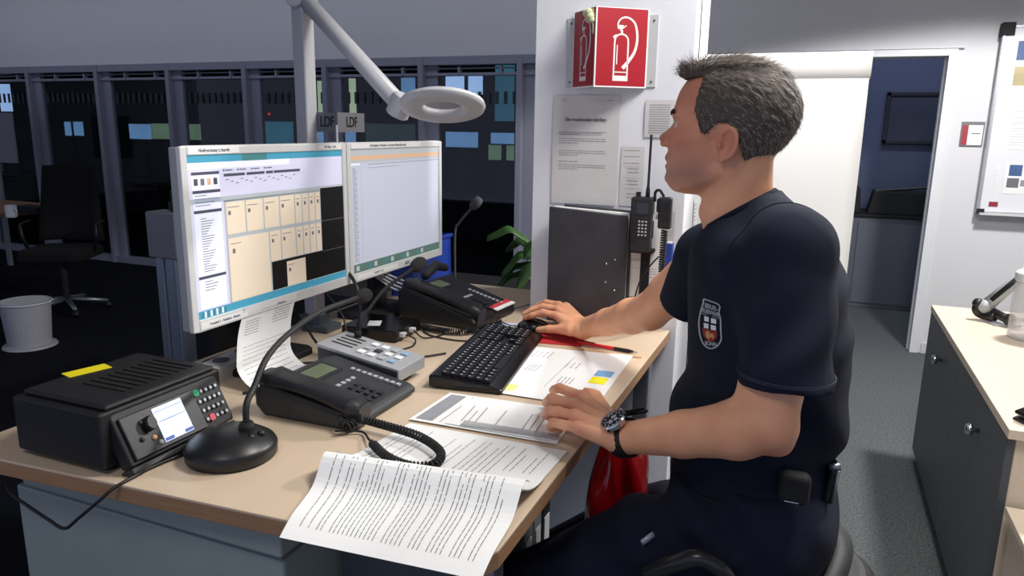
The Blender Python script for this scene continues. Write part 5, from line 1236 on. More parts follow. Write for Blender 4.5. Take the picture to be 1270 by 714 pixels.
def head_full(p):
    d = smin(head_sdf(p), skull(p), .012)
    for s in (-1, 1):
        d = smin(d, rcone(p, H(840.5, 141.5, s*.010), H(849, 140.5, s*.044), .0062, .006), .010)          # brow ridge
        d = smax(d, -ell(p, H(834.5, 152, s*.031), (.0165, .0155, .0105)), .007)                      # socket
        d = smin(d, ell(p, H(852, 153, s*.0315), (.0148, .0150, .0100)), .003)                        # lids over eyeball
        d = smax(d, -ell(p, H(841, 155.3, s*.0320), (.0085, .0110, .0030)), .0012)
        d = smin(d, rcone(p, H(846, 172, s*.040), H(880, 166, s*.062), .010, .009), .016)              # cheekbone
        d = smin(d, rcone(p, H(843, 228, s*.016), H(893, 212, s*.052), .013, .013), .012)              # jaw line
        d = smin(d, ell(p, H(825.5, 178, s*.0125), (.0085, .0062, .0062)), .004)                      # nostril wing
        # ear
        c = H(909, 177, s*.0765); R = np.array(Matrix.Rotation(.16, 3, 'Y') @ Matrix.Rotation(s*.30, 3, 'Z'))
        e = ell(p, c, (.0175, .0075, .0290), R)
        e = smax(e, -ell(p, c+np.array([-.001, s*.0070, .002]), (.0115, .0085, .0195), R), .003)
        th = [PI*(-.38+.1*k_)*1.0 for k_ in range(13)]
        helix = [c+R@np.array([.0150*math.cos(t_)*1.0+.001, s*.0045, .0255*math.sin(t_)]) for t_ in th]
        e = smin(e, chain(p, helix, [.0038]*len(helix), .002), .002)
        e = smin(e, ell(p, c+np.array([-.013, s*.003, -.004]), (.005, .004, .006)), .003)            # tragus
        e = smin(e, ell(p, c+np.array([-.006, s*.001, -.0255]), (.0075, .0048, .0075)), .003)        # lobe
        d = smin(d, e, .003)
    # mouth line
    m_ = H(825.5, 201.4); d = smax(d, -ell(p, m_+np.array([.0005, 0, 0]), (.0065, .023, .0011)), .0018)
    d = smax(d, -ell(p, H(823.5, 181.3, -.0075), (.004, .0035, .0022)), .0015); d = smax(d, -ell(p, H(823.5, 181.3, .0075), (.004, .0035, .0022)), .0015)
    # neck
    n0, n1, n2 = H(918, 200), H(914, 262), H(925, 318)
    d = smin(d, chain(p, [n0, n1, n2], [.054, .0585, .072], .01), .016)
    d = smin(d, rcone(p, H(912, 205, -.050), H(886, 272, -.018), .012, .011), .014)                      # neck muscle
    d = smin(d, ell(p, H(877, 262), (.012, .012, .016)), .014)                                           # throat
    return d
def P3(px, py, Y): return np.array(AY(px, py, Y))
def Pz(px, py, z): return np.array(AZ(px, py, z))
# ---- arms
SL = P3(978, 318, 1.165); EL = P3(957, 531, 1.085); WLr = Pz(772, 543, .972); 
SR = P3(880, 322, 1.50); ER = P3(806, 386, 1.64); WR = Pz(724, 407, .972)
def armL(p):
    mid = EL*.72+WLr*.28
    d = chain(p, [SL, SL*.5+EL*.5, EL+np.array([-.004, 0, .012])], [.054, .050, .0385], .01)
    d = smin(d, chain(p, [EL+np.array([.0, 0, 0]), EL*.8+WLr*.2+np.array([0, 0, .002]), EL*.45+WLr*.55, WLr], [.036, .0445, .037, .0265], .012), .016)
    d = smin(d, ell(p, EL+np.array([.010, .002, -.022]), (.022, .020, .020)), .010)
    d = smin(d, rcone(p, EL*.55+SL*.45+np.array([-.018, 0, 0]), EL*.9+WLr*.1+np.array([-.01, 0, .016]), .026, .026), .02)
    return d
def armR(p):
    d = chain(p, [SR, SR*.4+ER*.6, ER], [.054, .048, .042], .01)
    d = smin(d, chain(p, [ER, ER*.75+WR*.25, ER*.4+WR*.6, WR], [.041, .042, .034, .0265], .012), .016)
    return d
# left hand resting on its curled fingers at the desk edge
KL = [Pz(722, 492, .994), Pz(715, 502, 1.000), Pz(714, 516, .998), Pz(718, 531, .990)]     # knuckles index..little
PL_ = [Pz(694, 481, .990), Pz(684, 494, .990), Pz(682, 509, .988), Pz(686, 524, .980)]
DL = [Pz(683, 484, .964), Pz(678, 499, .962), Pz(677, 514, .960), Pz(682, 529, .956)]
TL = [Pz(694, 497, .944), Pz(690, 509, .943), Pz(690, 522, .943), Pz(694, 534, .942)]
RFL = [.0098, .0102, .0098, .0086]
def palm(p, W, K, rw, th, k=.012):
    d = None
    for i, q in enumerate(K):
        w_ = W+np.cross(np.array([0, 0, 1.]), (K[3]-K[0]))*0+ (K[i]-(K[1]+K[2])/2)*.35
        e = rcone(p, w_, q, rw, th); d = e if d is None else smin(d, e, k)
    return d
def handL(p):
    d = palm(p, WLr+np.array([-.018, .004, .004]), KL, .0195, .0125, .012)
    d = smin(d, rcone(p, WLr, WLr+(KL[1]-WLr)*.3, .0265, .021), .014)
    for i in range(4):
        f = chain(p, [KL[i], PL_[i], DL[i], TL[i]], [RFL[i]*1.12, RFL[i]*1.05, RFL[i]*.95, RFL[i]*.80], .003)
        d = smin(d, f, .0045)
        d = smin(d, ell(p, KL[i]+np.array([.0, 0, .004]), (.011, .009, .0088)), .006)
    # thumb along the far side, tip showing beyond the index knuckle
    t0 = WLr+np.array([-.020, .028, -.004]); t1 = Pz(737, 490, .974); t2 = Pz(726, 479, .986); t3 = Pz(713, 470, .992)
    d = smin(d, chain(p, [t0, t1, t2, t3], [.0185, .0145, .0118, .0098], .005), .006)
    return d
# right hand on the mouse
KR = [Pz(690, 391, .992), Pz(691, 383, .996), Pz(693, 378, .992), Pz(697, 374, .985)]
def fingR():
    P = []
    P.append(([KR[0], Pz(673, 387, .996), Pz(660, 391, .984), Pz(651, 394, .972)], .0095))
    P.append(([KR[1], Pz(673, 380, .998), Pz(660, 384, .986), Pz(650, 389, .972)], .0098))
    P.append(([KR[2], Pz(677, 375, .992), Pz(668, 378, .978), Pz(661, 383, .962)], .0094))
    P.append(([KR[3], Pz(684, 372, .984), Pz(677, 375, .968), Pz(671, 380, .954)], .0084))
    return P
FR = fingR()
def handR(p):
    d = palm(p, WR+np.array([-.012, .006, .0]), KR, .020, .0125, .012)
    d = smin(d, rcone(p, WR, WR+(KR[1]-WR)*.35, .0265, .022), .014)
    for pts, r in FR:
        d = smin(d, chain(p, pts, [r*1.12, r*1.05, r*.95, r*.8], .003), .0045)
    t0 = WR+np.array([-.03, -.022, -.002]); t1 = Pz(697, 408, .966); t2 = Pz(681, 408, .960); t3 = Pz(668, 409, .952)
    d = smin(d, chain(p, [t0, t1, t2, t3], [.0185, .0135, .0112, .0092], .005), .008)
    return d
def skin_sdf(p):
    d = np.full(len(p), 1.0)
    def part(fn, lo, hi, pad=.03):
        nonlocal d
        m_ = np.all((p > np.array(lo)-pad) & (p < np.array(hi)+pad), 1)
        c = (np.array(lo)+np.array(hi))/2; hw = (np.array(hi)-np.array(lo))/2+pad
        far = np.linalg.norm(np.maximum(np.abs(p-c)-hw, 0), axis=1)+.02
        v = far.copy()
        if m_.any(): v[m_] = fn(p[m_])
        return v
    hd = part(head_full, H(812, 320, -.11), H(1000, 62, .11), .02)
    aL = part(lambda q: smin(armL(q), handL(q), .014), np.minimum(np.minimum(SL, EL), np.minimum(WLr, TL[3]))-[.12, .07, .07], np.maximum(np.maximum(SL, EL), np.maximum(WLr, KL[0]))+[.07, .07, .07], .0)
    aR = part(lambda q: smin(armR(q), handR(q), .014), np.minimum(np.minimum(SR, ER), np.minimum(WR, FR[0][0][3]))-[.07, .07, .07], np.maximum(np.maximum(SR, ER), np.maximum(WR, KR[3]))+[.07, .12, .07], .0)
    # inner torso joining neck and shoulders beneath the shirt
    tc = H(950, 350)
    tr_ = smin(rcone(p, H(955, 322, -.10), H(945, 322, .11), .045, .045), rcone(p, H(945, 340), H(950, 480), .10, .10), .03)
    return smin(smin(smin(hd, tr_, .02), aL, .012), aR, .012)
lo = np.array([-.85, 1.0, .925]); hi = np.array([.12, 2.02, 1.64])
V, Q = surfnet(skin_sdf, lo, hi, .0032)
V = relax(V, Q, 2, .45)
# drop hidden torso tint: attributes
py_ = zy(V[:, 2]); yl = V[:, 1]-YH; pxh = 915+(V[:, 0]-_o[0])/SX
headm = (V[:, 2] > H(900, 250)[2]) & (np.abs(yl) < .12)
g = lambda a, c, w_: np.exp(-((a-c)/w_)**2)
stub = headm*np.clip(1-np.abs(py_-214)/32, 0, 1)*np.clip((905-pxh)/30, 0, 1)*np.clip((pxh-0), 0, 1)*(1-.7*g(py_, 201, 8)*(np.abs(yl) < .03))
redn = headm*(np.clip(.45*g(pxh, 818, 12)*g(py_, 172, 12)+.45*g(pxh, 850, 26)*g(py_, 178, 18)+.7*g(pxh, 910, 20)*g(py_, 178, 24)*(np.abs(yl) > .072)+.3*g(py_, 120, 22)*(pxh < 880)+.32*np.clip((912-pxh)/25, 0, 1)*np.clip((240-py_)/15, 0, 1), 0, 1))
lips = headm*(np.abs(yl) < .027)*(pxh < 840)*np.clip(g(py_, 198.5, 4.2)+g(py_, 206.5, 4.2), 0, 1)*np.clip((.027-np.abs(yl))/.006, 0, 1)
handm = np.zeros(len(V))
for q in KL+PL_+[f[0][1] for f in FR]+KR: handm += np.exp(-(np.linalg.norm(V-q, axis=1)/.017)**2)
redn = np.clip(redn+.55*np.clip(handm, 0, 1)+.6*np.exp(-(np.linalg.norm(V-EL-[.01, 0, -.02], axis=1)/.035)**2), 0, 1)
SK = bpy.data.materials.new('skin'); SK.use_nodes = True; nt = SK.node_tree; bs_ = nt.nodes['Principled BSDF']
def nd(t, **k):
    n_ = nt.nodes.new(t)
    for a, b in k.items(): setattr(n_, a, b)
    return n_
tc = nd('ShaderNodeTexCoord'); n1 = nd('ShaderNodeTexNoise'); n1.inputs['Scale'].default_value = 26; n1.inputs['Detail'].default_value = 5; nt.links.new(tc.outputs['Object'], n1.inputs['Vector'])
n2 = nd('ShaderNodeTexNoise'); n2.inputs['Scale'].default_value = 420; nt.links.new(tc.outputs['Object'], n2.inputs['Vector'])
def mixc(fac, a, b):
    m_ = nd('ShaderNodeMix', data_type='RGBA')
    if isinstance(a, tuple): m_.inputs['A'].default_value = a+(1,)
    else: nt.links.new(a, m_.inputs['A'])
    m_.inputs['B'].default_value = b+(1,); nt.links.new(fac, m_.inputs['Factor']); return m_.outputs['Result']
def att(n_): 
    a = nd('ShaderNodeAttribute', attribute_name=n_); return a.outputs['Fac']
c = mixc(n1.outputs['Fac'], lin((246, 188, 148)), lin((230, 154, 114)))
c = mixc(att('redness'), c, lin((194, 116, 98)))
mu = nd('ShaderNodeMath', operation='MULTIPLY'); mu.inputs[1].default_value = .7; nt.links.new(att('stubble'), mu.inputs[0])
c = mixc(mu.outputs[0], c, lin((150, 112, 102)))
mu = nd('ShaderNodeMath', operation='MULTIPLY'); mu.inputs[1].default_value = .8; nt.links.new(att('lips'), mu.inputs[0])
c = mixc(mu.outputs[0], c, lin((176, 96, 88)))
nt.links.new(c, bs_.inputs['Base Color']); bs_.inputs['Roughness'].default_value = .48; bs_.inputs['Subsurface Weight'].default_value = .12; bs_.inputs['Subsurface Radius'].default_value = (1, .35, .2); bs_.inputs['Subsurface Scale'].default_value = .006
bp = nd('ShaderNodeBump'); bp.inputs['Strength'].default_value = .25; bp.inputs['Distance'].default_value = .001; nt.links.new(n2.outputs['Fac'], bp.inputs['Height']); nt.links.new(bp.outputs[0], bs_.inputs['Normal'])
mesh_obj('body', V, Q, [SK], attrs={'redness': redn, 'stubble': stub, 'lips': lips})
# eyes, brows
for s in (-1, 1):
    e = MB(); c = H(850, 154.5, s*.0315); e.ball(tuple(c-np.array(man.location)), .0128, n=20, m=0); e.ball(tuple(c-np.array(man.location)+np.array([-.0085, 0, 0])), (.0048, .0060, .0060), n=16, m=1)
    e.build('eye', [mat('eye_white', (206, 200, 196), .25), mat('iris_dark', (58, 48, 42), .2)], man, smooth=True)
for s in (-1, 1):
    e = MB(); pts_ = []
    for k in range(9):
        u = k/8; pts_.append(Vector(H(840.6+5.5*(2*u-1)**2+4*u*u, 152.6+1.6*(2*u-1)**2, s*(.022+.021*u))))
    e.tube(pts_, [.0006]+[.0011]*7+[.0006], 5); e.build('eyelashes', mat('lash_dark', (40, 30, 28), .8), man, world=True)
BRW = mat('brow_hair', (70, 52, 44), .8, ns=300, rgb2=(46, 36, 32))
r_ = random.Random(4)
for s in (-1, 1):
    e = MB()
    for k in range(170):
        u = r_.random(); c = H(836.5+11*u*u+2*u, 141.5-2*math.sin(u*2.4)+r_.uniform(-2.2, 2.2), s*(.008+.038*u)); 
        # sit on surface: march towards +x
        q = c-np.array([.012, 0, 0])
        for _ in range(14):
            dd = float(head_full(q[None])[0])
            if dd < .0003: break
            q = q+np.array([1, 0, 0])*max(dd, .0004)
        a = q+np.array([-.0006, 0, 0]); b_ = a+np.array([.001, s*.0065, .0016+r_.uniform(-.001, .002)])
        e.tube([Vector(a), Vector((a+b_)/2+np.array([-.0010, 0, .0004])), Vector(b_)], [.0005, .0004, .0001], 3)
    e.build('eyebrow', BRW, man, world=True)
# ---- hair
HP = [(841, 92), (846, 84), (862, 78), (889, 68), (920, 69), (951, 78), (976, 90), (996, 118), (999, 140), (992, 160), (978, 188), (958, 214), (934, 214), (927, 198), (926, 180), (924, 164), (914, 153), (901, 153), (893, 160), (887, 168), (880, 166), (877, 152), (873, 138), (876, 120), (881, 98), (868, 97), (852, 99)]
HPW = [(xat(a, b), H(900, b)[2]) for a, b in HP]
def hair_sdf(p):
    base = smin(head_sdf(p), skull(p), .012)
    th = .0050+.0020*np.clip((p[:, 2]-H(900, 150)[2])/.06, 0, 1)
    hs_ = base-th
    hs_ = smin(hs_, ell(p, H(869, 89), (.036, .055, .0165), yaw(-.25)), .012)
    x, z = p[:, 0], p[:, 2]
    # softened, slightly narrower at the front hairline away from the middle
    pd_ = poly2(x-.010*np.clip(1-np.abs(p[:, 1]-YH)/.05, -1, 0), z, HPW)
    d = smax(hs_, pd_, .004)
    n_ = .0010*np.sin(p[:, 0]*260+8*np.sin(p[:, 2]*60)+3*np.sin(p[:, 1]*130))*np.sin(p[:, 1]*310+p[:, 0]*90+4*np.sin(p[:, 0]*80))
    return d+n_+.0008*np.sin(p[:, 0]*700+p[:, 2]*300)*np.sin(p[:, 1]*900)
Vh, Qh = surfnet(hair_sdf, H(832, 222, -.10), H(1006, 58, .10), .0024)
HM = [mat('hair_dark', (84, 74, 66), .65, ns=160, rgb2=(60, 51, 45)), mat('hair_brown', (120, 102, 88), .6, ns=160, rgb2=(88, 78, 70)), mat('hair_grey', (170, 165, 158), .6, ns=160, rgb2=(136, 130, 124))]
hair = mesh_obj('hair', Vh, Qh, [mat('hair_base', (92, 80, 70), .7, ns=160, rgb2=(70, 61, 54)), HM[0], HM[2]])
# strands
nrm = np.zeros_like(Vh); e1 = Vh[Qh[:, 1]]-Vh[Qh[:, 0]]; e2 = Vh[Qh[:, 3]]-Vh[Qh[:, 0]]; fn_ = np.cross(e1, e2)
for a in range(4): np.add.at(nrm, Qh[:, a], fn_)
nrm /= np.maximum(np.linalg.norm(nrm, axis=1), 1e-9)[:, None]
# outward sign
tst = Vh+nrm*.003; sg = np.sign(hair_sdf(tst)-hair_sdf(Vh)); nrm *= sg[:, None]
cc = cran
rs_ = np.random.RandomState(3); pick = rs_.choice(len(Vh), min(len(Vh)-1, 17000))
SB_ = MB()
for i in pick:
    p = Vh[i]; n_ = nrm[i]; px = 915+(p[0]-_o[0])/SX; py = float(zy(p[2]))
    if (p-cc)@n_ < 0: continue
    top = np.clip((115-py)/35, 0, 1); frontq = top*np.clip((885-px)/30, 0, 1)
    d = np.array([.75, 0, -.65])*(1-top)+np.array([.95, .0, .15])*top
    d = d*(1-frontq)+np.array([-.75, .0, .55])*frontq
    if py > 165: d = np.array([.25, 0, -1.])
    d = d-n_*(d@n_); d = d/np.linalg.norm(d); d = d+rs_.normal(0, .16+.15*top, 3); L = rs_.uniform(.007, .014)+.008*top+.006*frontq
    a = p-n_*.001; lift = .22+.16*top
    m1 = a+d*L*.5+n_*L*.22*lift*2; m2 = a+d*L+n_*L*.16*lift*2
    u = np.cross(d, n_); u /= np.linalg.norm(u); w_ = .00034
    base = len(SB_.v); g_ = .14+.40*np.clip((px-870)/60, 0, 1)*np.clip((py-95)/60, 0, 1)
    mi = 2 if rs_.rand() < g_ else (1 if rs_.rand() < .5 else 0)
    SB_.v += [tuple(a-u*w_), tuple(a+u*w_), tuple(m1+u*w_), tuple(m1-u*w_), tuple(m2)]; SB_.f += [(base, base+1, base+2, base+3), (base+3, base+2, base+4)]; SB_.m += [mi, mi]
SB_.build('hair_strands', HM, hair, world=True)
# ---- T-shirt
def table2(rows):
    z = np.array([P3(940, r[0], YH)[2] for r in rows]); fr = np.array([P3(r[1], r[0], YH)[0] for r in rows]); bk = np.array([P3(r[2], r[0], YH)[0] for r in rows]); hw = np.array([r[3] for r in rows])
    o = np.argsort(z); zz = np.linspace(z.min(), z.max(), 300); ker = np.hanning(21); ker /= ker.sum()
    return zz, [np.convolve(np.pad(np.interp(zz, z[o], a[o]), 10, 'edge'), ker, 'valid') for a in (fr, bk, hw)]
TT, (TF, TB, TW) = table2([(236, 905, 968, .050), (250, 888, 985, .072), (266, 878, 1004, .105), (284, 868, 1022, .145), (306, 858, 1038, .175), (340, 855, 1052, .184), (400, 855, 1060, .182), (450, 853, 1060, .178), (500, 840, 1050, .176), (540, 836, 1043, .174), (575, 835, 1037, .172), (600, 837, 1034, .170)])
zbot = P3(940, 582, YH)[2]
def torso_raw(p, ex=2.25):
    x, y, z = p[:, 0], p[:, 1]-YH-.005, p[:, 2]
    f = np.interp(z, TT, TF); b = np.interp(z, TT, TB); w = np.interp(z, TT, TW); xc = (f+b)/2; a = (b-f)/2
    k = (np.abs((x-xc)/a)**ex+np.abs(y/w)**ex)**(1/ex); return (k-1)*np.minimum(a, w)*.85
HEML = P3(973, 478, 1.105); HEMR = P3(850, 374, 1.565)
def cut(p, o, n_): return (p-o)@(n_/np.linalg.norm(n_))
colN = np.array([-.62, 0, .78]); 
def shirt_sdf(p):
    z = p[:, 2]; d = np.maximum(torso_raw(p), z-TT[-1])
    aL = HEML-SL; aR = HEMR-SR
    sl = chain(p, [H(952, 258, -.055), SL+[0.0, .014, .006], HEML+aL*.15], [.035, .066, .0675], .02)
    # sleeve flattened front to back towards the hem
    sl = smax(sl, cut(p, HEML, aL*np.array([.3, .3, 1])), .003)
    sl = smax(sl, -np.maximum(rcone(p, SL+aL*.25, HEML+aL*.5, .048, .0560), -cut(p, HEML-aL*.14, aL)), .002)
    sr = chain(p, [H(945, 266, .07), SR+[0.0, -.01, .008], HEMR+aR*.15], [.035, .064, .058], .02)
    sr = smax(sr, cut(p, HEMR, aR), .003); sr = smax(sr, -np.maximum(rcone(p, SR+aR*.25, HEMR+aR*.5, .046, .0505), -cut(p, HEMR-aR*.14, aR)), .002)
    d = smin(d, sl, .030); d = smin(d, sr, .03)
    # folds
    x, y = p[:, 0], p[:, 1]
    fo = .0055*np.sin(38*(z*1.0+x*.8)+2.2*np.sin(9*x+5*y))*np.clip((1.12-z)/.12, 0, 1)*np.clip((z-.90)/.04, 0, 1)
    fo += .0045*np.sin(60*(x*.9-z*.7)+2*np.sin(14*z))*np.exp(-((z-1.22)/.07)**2)*np.clip((x+.12)/.06, 0, 1)
    fo += .0040*np.sin(70*(z+.55*x)+3*y)*np.exp(-(np.linalg.norm(p-(SL+[-.07, -.0, -.05]), axis=1)/.07)**2)
    fo += .0045*np.sin(45*x+20*z)*np.exp(-((z-1.02)/.09)**2)
    d = d+fo
    # neck opening
    nc = H(915, 262); d = smax(d, -rcone(p, H(908, 225), H(918, 292), .0615, .0645), .003) if True else d
    cp_ = (H(962, 237)+H(876, 285))/2; nn = H(962, 237)-H(876, 285); nn = np.array([nn[2]*-1, 0, nn[0]])*1.0
    d = smax(d, -np.maximum(-cut(p, cp_, nn), np.linalg.norm((p-cp_)*[1, 1, 0], axis=1)-.085), .003)
    return smax(d, zbot-z, .004)
lo = np.array([-.30, 1.0, .86]); hi = np.array([.13, 1.66, 1.43])
Vs, Qs = surfnet(shirt_sdf, lo, hi, .0042); Vs = relax(Vs, Qs, 2, .45)
NAVY = mat('tshirt_navy', (30, 35, 51), .9, ns=9, rgb2=(24, 29, 42), bump=.35, bs=1500, spec=.2)
mesh_obj('tshirt', Vs, Qs, [NAVY])
# collar ribbing
rb = MB(); pts = []
for k in range(41):
    a_ = 2*PI*k/40; c0 = (H(961, 238)+H(877, 283))/2; ax = (H(961, 238)-H(877, 283))/2
    q = c0+ax*math.cos(a_)*1.0+np.array([0, .066*math.sin(a_), .004*abs(math.sin(a_))]); pts.append(Vector(q))
rb.tube(pts, .0062, 8, cap=False); rb.build('collar', NAVY, man, smooth=True, world=True)
# seams at the sleeve hem
for (hc, ax_, r1, r0, nm) in ((HEML, np.array([0, 0, 1.]), .0685, .0655, 'l'), ):
    h_ = MB(); 
    for dz in (.018, .021): h_.tube([Vector(hc+np.array([r1*math.cos(2*PI*k/48), r1*math.sin(2*PI*k/48), dz+.0])) for k in range(49)], .0006, 4, cap=False)
    h_.build('hem_stitching', mat('stitch_navy', (52, 58, 78), .9), man, world=True)
def on_shirt(c, d):
    c = np.array(c, float); d = np.array(d, float); d = d/np.linalg.norm(d); t_ = 0
    q = c+d*.16
    for _ in range(80):
        v = float(shirt_sdf(q[None])[0])
        if v < .0002: break
        q = q-d*max(v*.6, .0003)
    return Vector(q+d*.0004)
sm = MB(); sc = SL+np.array([.01, .055, .03])
sm.tube([on_shirt(sc, (math.cos(a_), -.42, math.sin(a_))) for a_ in [math.radians(-15+210*k/36) for k in range(37)]], .0012, 5)
sm.build('shoulder_seam', NAVY, man, world=True, smooth=True)
# ---- trousers
HIPc = P3(948, 655, YH)
def trouser_sdf(p):
    d = ell(p, P3(945, 640, YH), (.125, .185, .12))
    wst = torso_raw(np.concatenate([p[:, :2], np.minimum(p[:, 2:], 10)], 1)); wst = np.maximum(wst+.004, p[:, 2]-P3(940, 578, YH)[2]); wst = np.maximum(wst, P3(940, 640, YH)[2]-p[:, 2])
    d = smin(d, wst, .05)
    th1 = chain(p, [P3(945, 655, 1.225), P3(800, 680, 1.19), P3(640, 740, 1.15), P3(600, 765, 1.14)], [.104, .088, .072, .066], .02)
    th2 = chain(p, [P3(930, 650, 1.44), P3(800, 652, 1.48), P3(670, 705, 1.52), P3(630, 730, 1.53)], [.100, .088, .072, .066], .02)
    d = smin(d, th1, .03); d = smin(d, th2, .03)
    kn1 = P3(600, 765, 1.14); kn2 = P3(630, 730, 1.53)
    d = smin(d, chain(p, [kn1, kn1+[.03, 0, -.36]], [.066, .05], .02), .03); d = smin(d, chain(p, [kn2, kn2+[.03, 0, -.40]], [.066, .05], .02), .03)
    x, y, z = p.T
    fo = .0085*np.sin(46*(x*.9+z*1.1)+2.5*np.sin(8*x+11*y))*np.clip((x+.35)/.15, 0, 1)*np.clip((.02-x)/.1, .25, 1)
    fo += .0065*np.sin(80*(x*.4-z)+3*np.sin(12*x))*np.exp(-((x+.10)/.08)**2-((z-.80)/.08)**2)
    return d+fo
lo = np.array([-.78, 1.0, .22]); hi = np.array([.16, 1.62, .96])
Vt, Qt = surfnet(trouser_sdf, lo, hi, .006); Vt = relax(Vt, Qt, 2, .4)
TRM = mat('trousers_navy', (28, 31, 50), .85, ns=12, rgb2=(21, 24, 40), bump=.4, bs=900, spec=.2)
mesh_obj('trousers', Vt, Qt, [TRM])
for kx in (P3(600, 765, 1.14)+[.03, 0, 0], P3(630, 730, 1.53)+[.03, 0, 0]):   # boots under the desk
    bt = MB(); bt.tube([Vector((kx[0], kx[1], .34)), Vector((kx[0], kx[1], .14)), Vector((kx[0]+.0, kx[1], .06))], [.056, .05, .05], 16); bt.tube([Vector((kx[0]+.05, kx[1], .052)), Vector((kx[0]-.08, kx[1], .052)), Vector((kx[0]-.19, kx[1], .04))], [.046, .050, .036], 14, flat=1.0)
    bt.build('boot', mat('boot_black', (20, 20, 22), .4), man, smooth=True, world=True)
# belt
def ring_at(z, off, n=64):
    f = np.interp(z, TT, TF); b = np.interp(z, TT, TB); w = np.interp(z, TT, TW); xc = (f+b)/2; a = (b-f)/2; out = []
    for k in range(n):
        t_ = 2*PI*k/n; c_, s_ = math.cos(t_), math.sin(t_); e = 2/2.25
        out.append(Vector((xc+(a+off)*math.copysign(abs(c_)**e, c_), YH+.005+(w+off)*math.copysign(abs(s_)**e, s_), z)))
    return out
zb1 = P3(940, 578, YH)[2]; zb0 = zb1-.038
b = MB(); R0 = ring_at(zb0, .005); R1 = ring_at(zb1, .004); R2 = ring_at(zb1, -.006); R3 = ring_at(zb0, -.006); n = 64
b.add(R0+R1+R2+R3, [(i+k*n, (i+1) % n+k*n, (i+1) % n+((k+1) % 4)*n, i+((k+1) % 4)*n) for k in range(4) for i in range(n)]); b.build('belt', mat('belt_black', (20, 20, 22), .6, ns=40, amt=.1, bump=.2), man, world=True)
bl_ = P3(985, 604, 1.152)
b = MB(); b.box(tuple(bl_), (.048, .03, .052)); b.build('belt_pouch', mat('pouch_black', (22, 22, 25), .75, ns=60, amt=.1), man, world=True, bevel=.012, seg=4)
b = MB(); b.box((bl_[0]-.002, bl_[1]-.016, bl_[2]-.018), (.022, .003, .0025)); b.build('pouch_clasp', STEEL, man, world=True, bevel=.001)
bc = P3(1031, 588, 1.26); b = MB(); b.box((bc[0], bc[1], bc[2]-.012), (.014, .05, .062), rot=(0, .12, 0)); b.build('belt_clip', BLK, man, world=True, bevel=.004)
b = MB(); b.tube([Vector((bc[0]-.006, bc[1]-.02, bc[2]+.022)), Vector((bc[0]+.012, bc[1]-.02, bc[2]+.024))], .006, 10); b.tube([Vector((bc[0]+.004, bc[1]-.026, bc[2]-.04)), Vector((bc[0]+.010, bc[1]-.026, bc[2]+.02))], .0035, 8); b.build('clip_metal', mat('clip_steel', (150, 156, 160), .35, .8), man, world=True, smooth=True)
# reflective tab by the thigh pocket
def march(px, py, sdf, off=.0008):
    o = np.array([0, 0, CZ]); d = ray(px, py); d = d/np.linalg.norm(d); t_ = .6
    for _ in range(200):
        v = float(sdf((o+d*t_)[None])[0])
        if v < .0003: break
        t_ += max(v*.7, .0004)
        if t_ > 3: break
    return Vector(o+d*(t_-off))
# ---- chest badge: patches lying on the shirt
def badge_pt(u, v, off):
    """u,v in 0..1 over the badge's bounding box"""
    px = 866+27*u+1.5*v; py = 367+64*v+7*u*(1-v)*1.0+2*u
    return march(px, py, shirt_sdf, off)
def patch(b, pts, m_, off, n=1):
    P_ = [badge_pt(u, v, off) for u, v in pts]; b.add(P_, [tuple(range(len(P_)))], m_)
def band(b, pts, w_, m_, off):
    n_ = len(pts); vs = []
    for i in range(n_):
        a = np.array(pts[max(i-1, 0)]); c = np.array(pts[min(i+1, n_-1)]); t_ = (c-a)*[27, 64]; t_ = t_/np.linalg.norm(t_); s_ = np.array([-t_[1]/27, t_[0]/64])*w_
        for q in (np.array(pts[i])+s_, np.array(pts[i])-s_): vs.append(badge_pt(q[0], q[1], off))
    b.add(vs, [(2*i, 2*i+1, 2*i+3, 2*i+2) for i in range(n_-1)], m_)
BM = [mat('badge_navy', (22, 26, 40), .9), mat('badge_silver', (176, 180, 190), .7), mat('badge_white', (232, 234, 238), .8), mat('badge_red', (150, 52, 44), .85), mat('badge_gold', (206, 150, 96), .8)]
out = [(.30, 0), (.92, .0)] ; shape = [(.25, .02), (.95, .04), (.93, .20), (1.0, .34), (1.0, .60), (1.0, .8), (.78, .95), (.5, 1.0), (.22, .94), (.04, .76), (.0, .5), (.1, .28), (.2, .14), (.25, .02)]
shp = [tuple(q)[:2] for q in spline([Vector((a, c, 0)) for a, c in shape], 3)]
b = MB(); cen = badge_pt(.5, .5, .0012); P_ = [badge_pt(u, v, .0012) for u, v in shp]; pass
band(b, shp, .9, 1, .0020)
band(b, [(.12, .32), (.95, .34)], .35, 1, .0018)
for (u0, v0, u1, v1) in ((.25, .36, .46, .46), (.56, .37, .80, .47), (.22, .50, .44, .60), (.54, .51, .78, .61)): patch(b, [(u0, v0), (u1, v0), (u1, v1), (u0, v1)], 2, .0019)
patch(b, [(.14, .61), (.5, .62), (.82, .62), (.82, .74), (.66, .84), (.42, .86), (.2, .76)], 3, .0017)
patch(b, [(.3, .67), (.42, .64), (.48, .69), (.62, .68), (.70, .74), (.62, .80), (.54, .76), (.42, .82), (.30, .76)], 4, .0021)
def btext(b, txt, u0, u1, vc, hgt, m_):
    T_ = MB(); T_.text(txt, 1.0, Matrix.Identity(4), 0, ext=0, bold=.03); xs_ = [v[0] for v in T_.v]; ys_ = [v[1] for v in T_.v]; x0, x1 = min(xs_), max(xs_); y0, y1 = min(ys_), max(ys_)
    b.add([badge_pt(u0+(u1-u0)*(v[0]-x0)/(x1-x0), vc-((v[1]-y0)/(y1-y0)-.5)*hgt+.02*((u0+(u1-u0)*(v[0]-x0)/(x1-x0))), .0023) for v in T_.v], T_.f, m_)
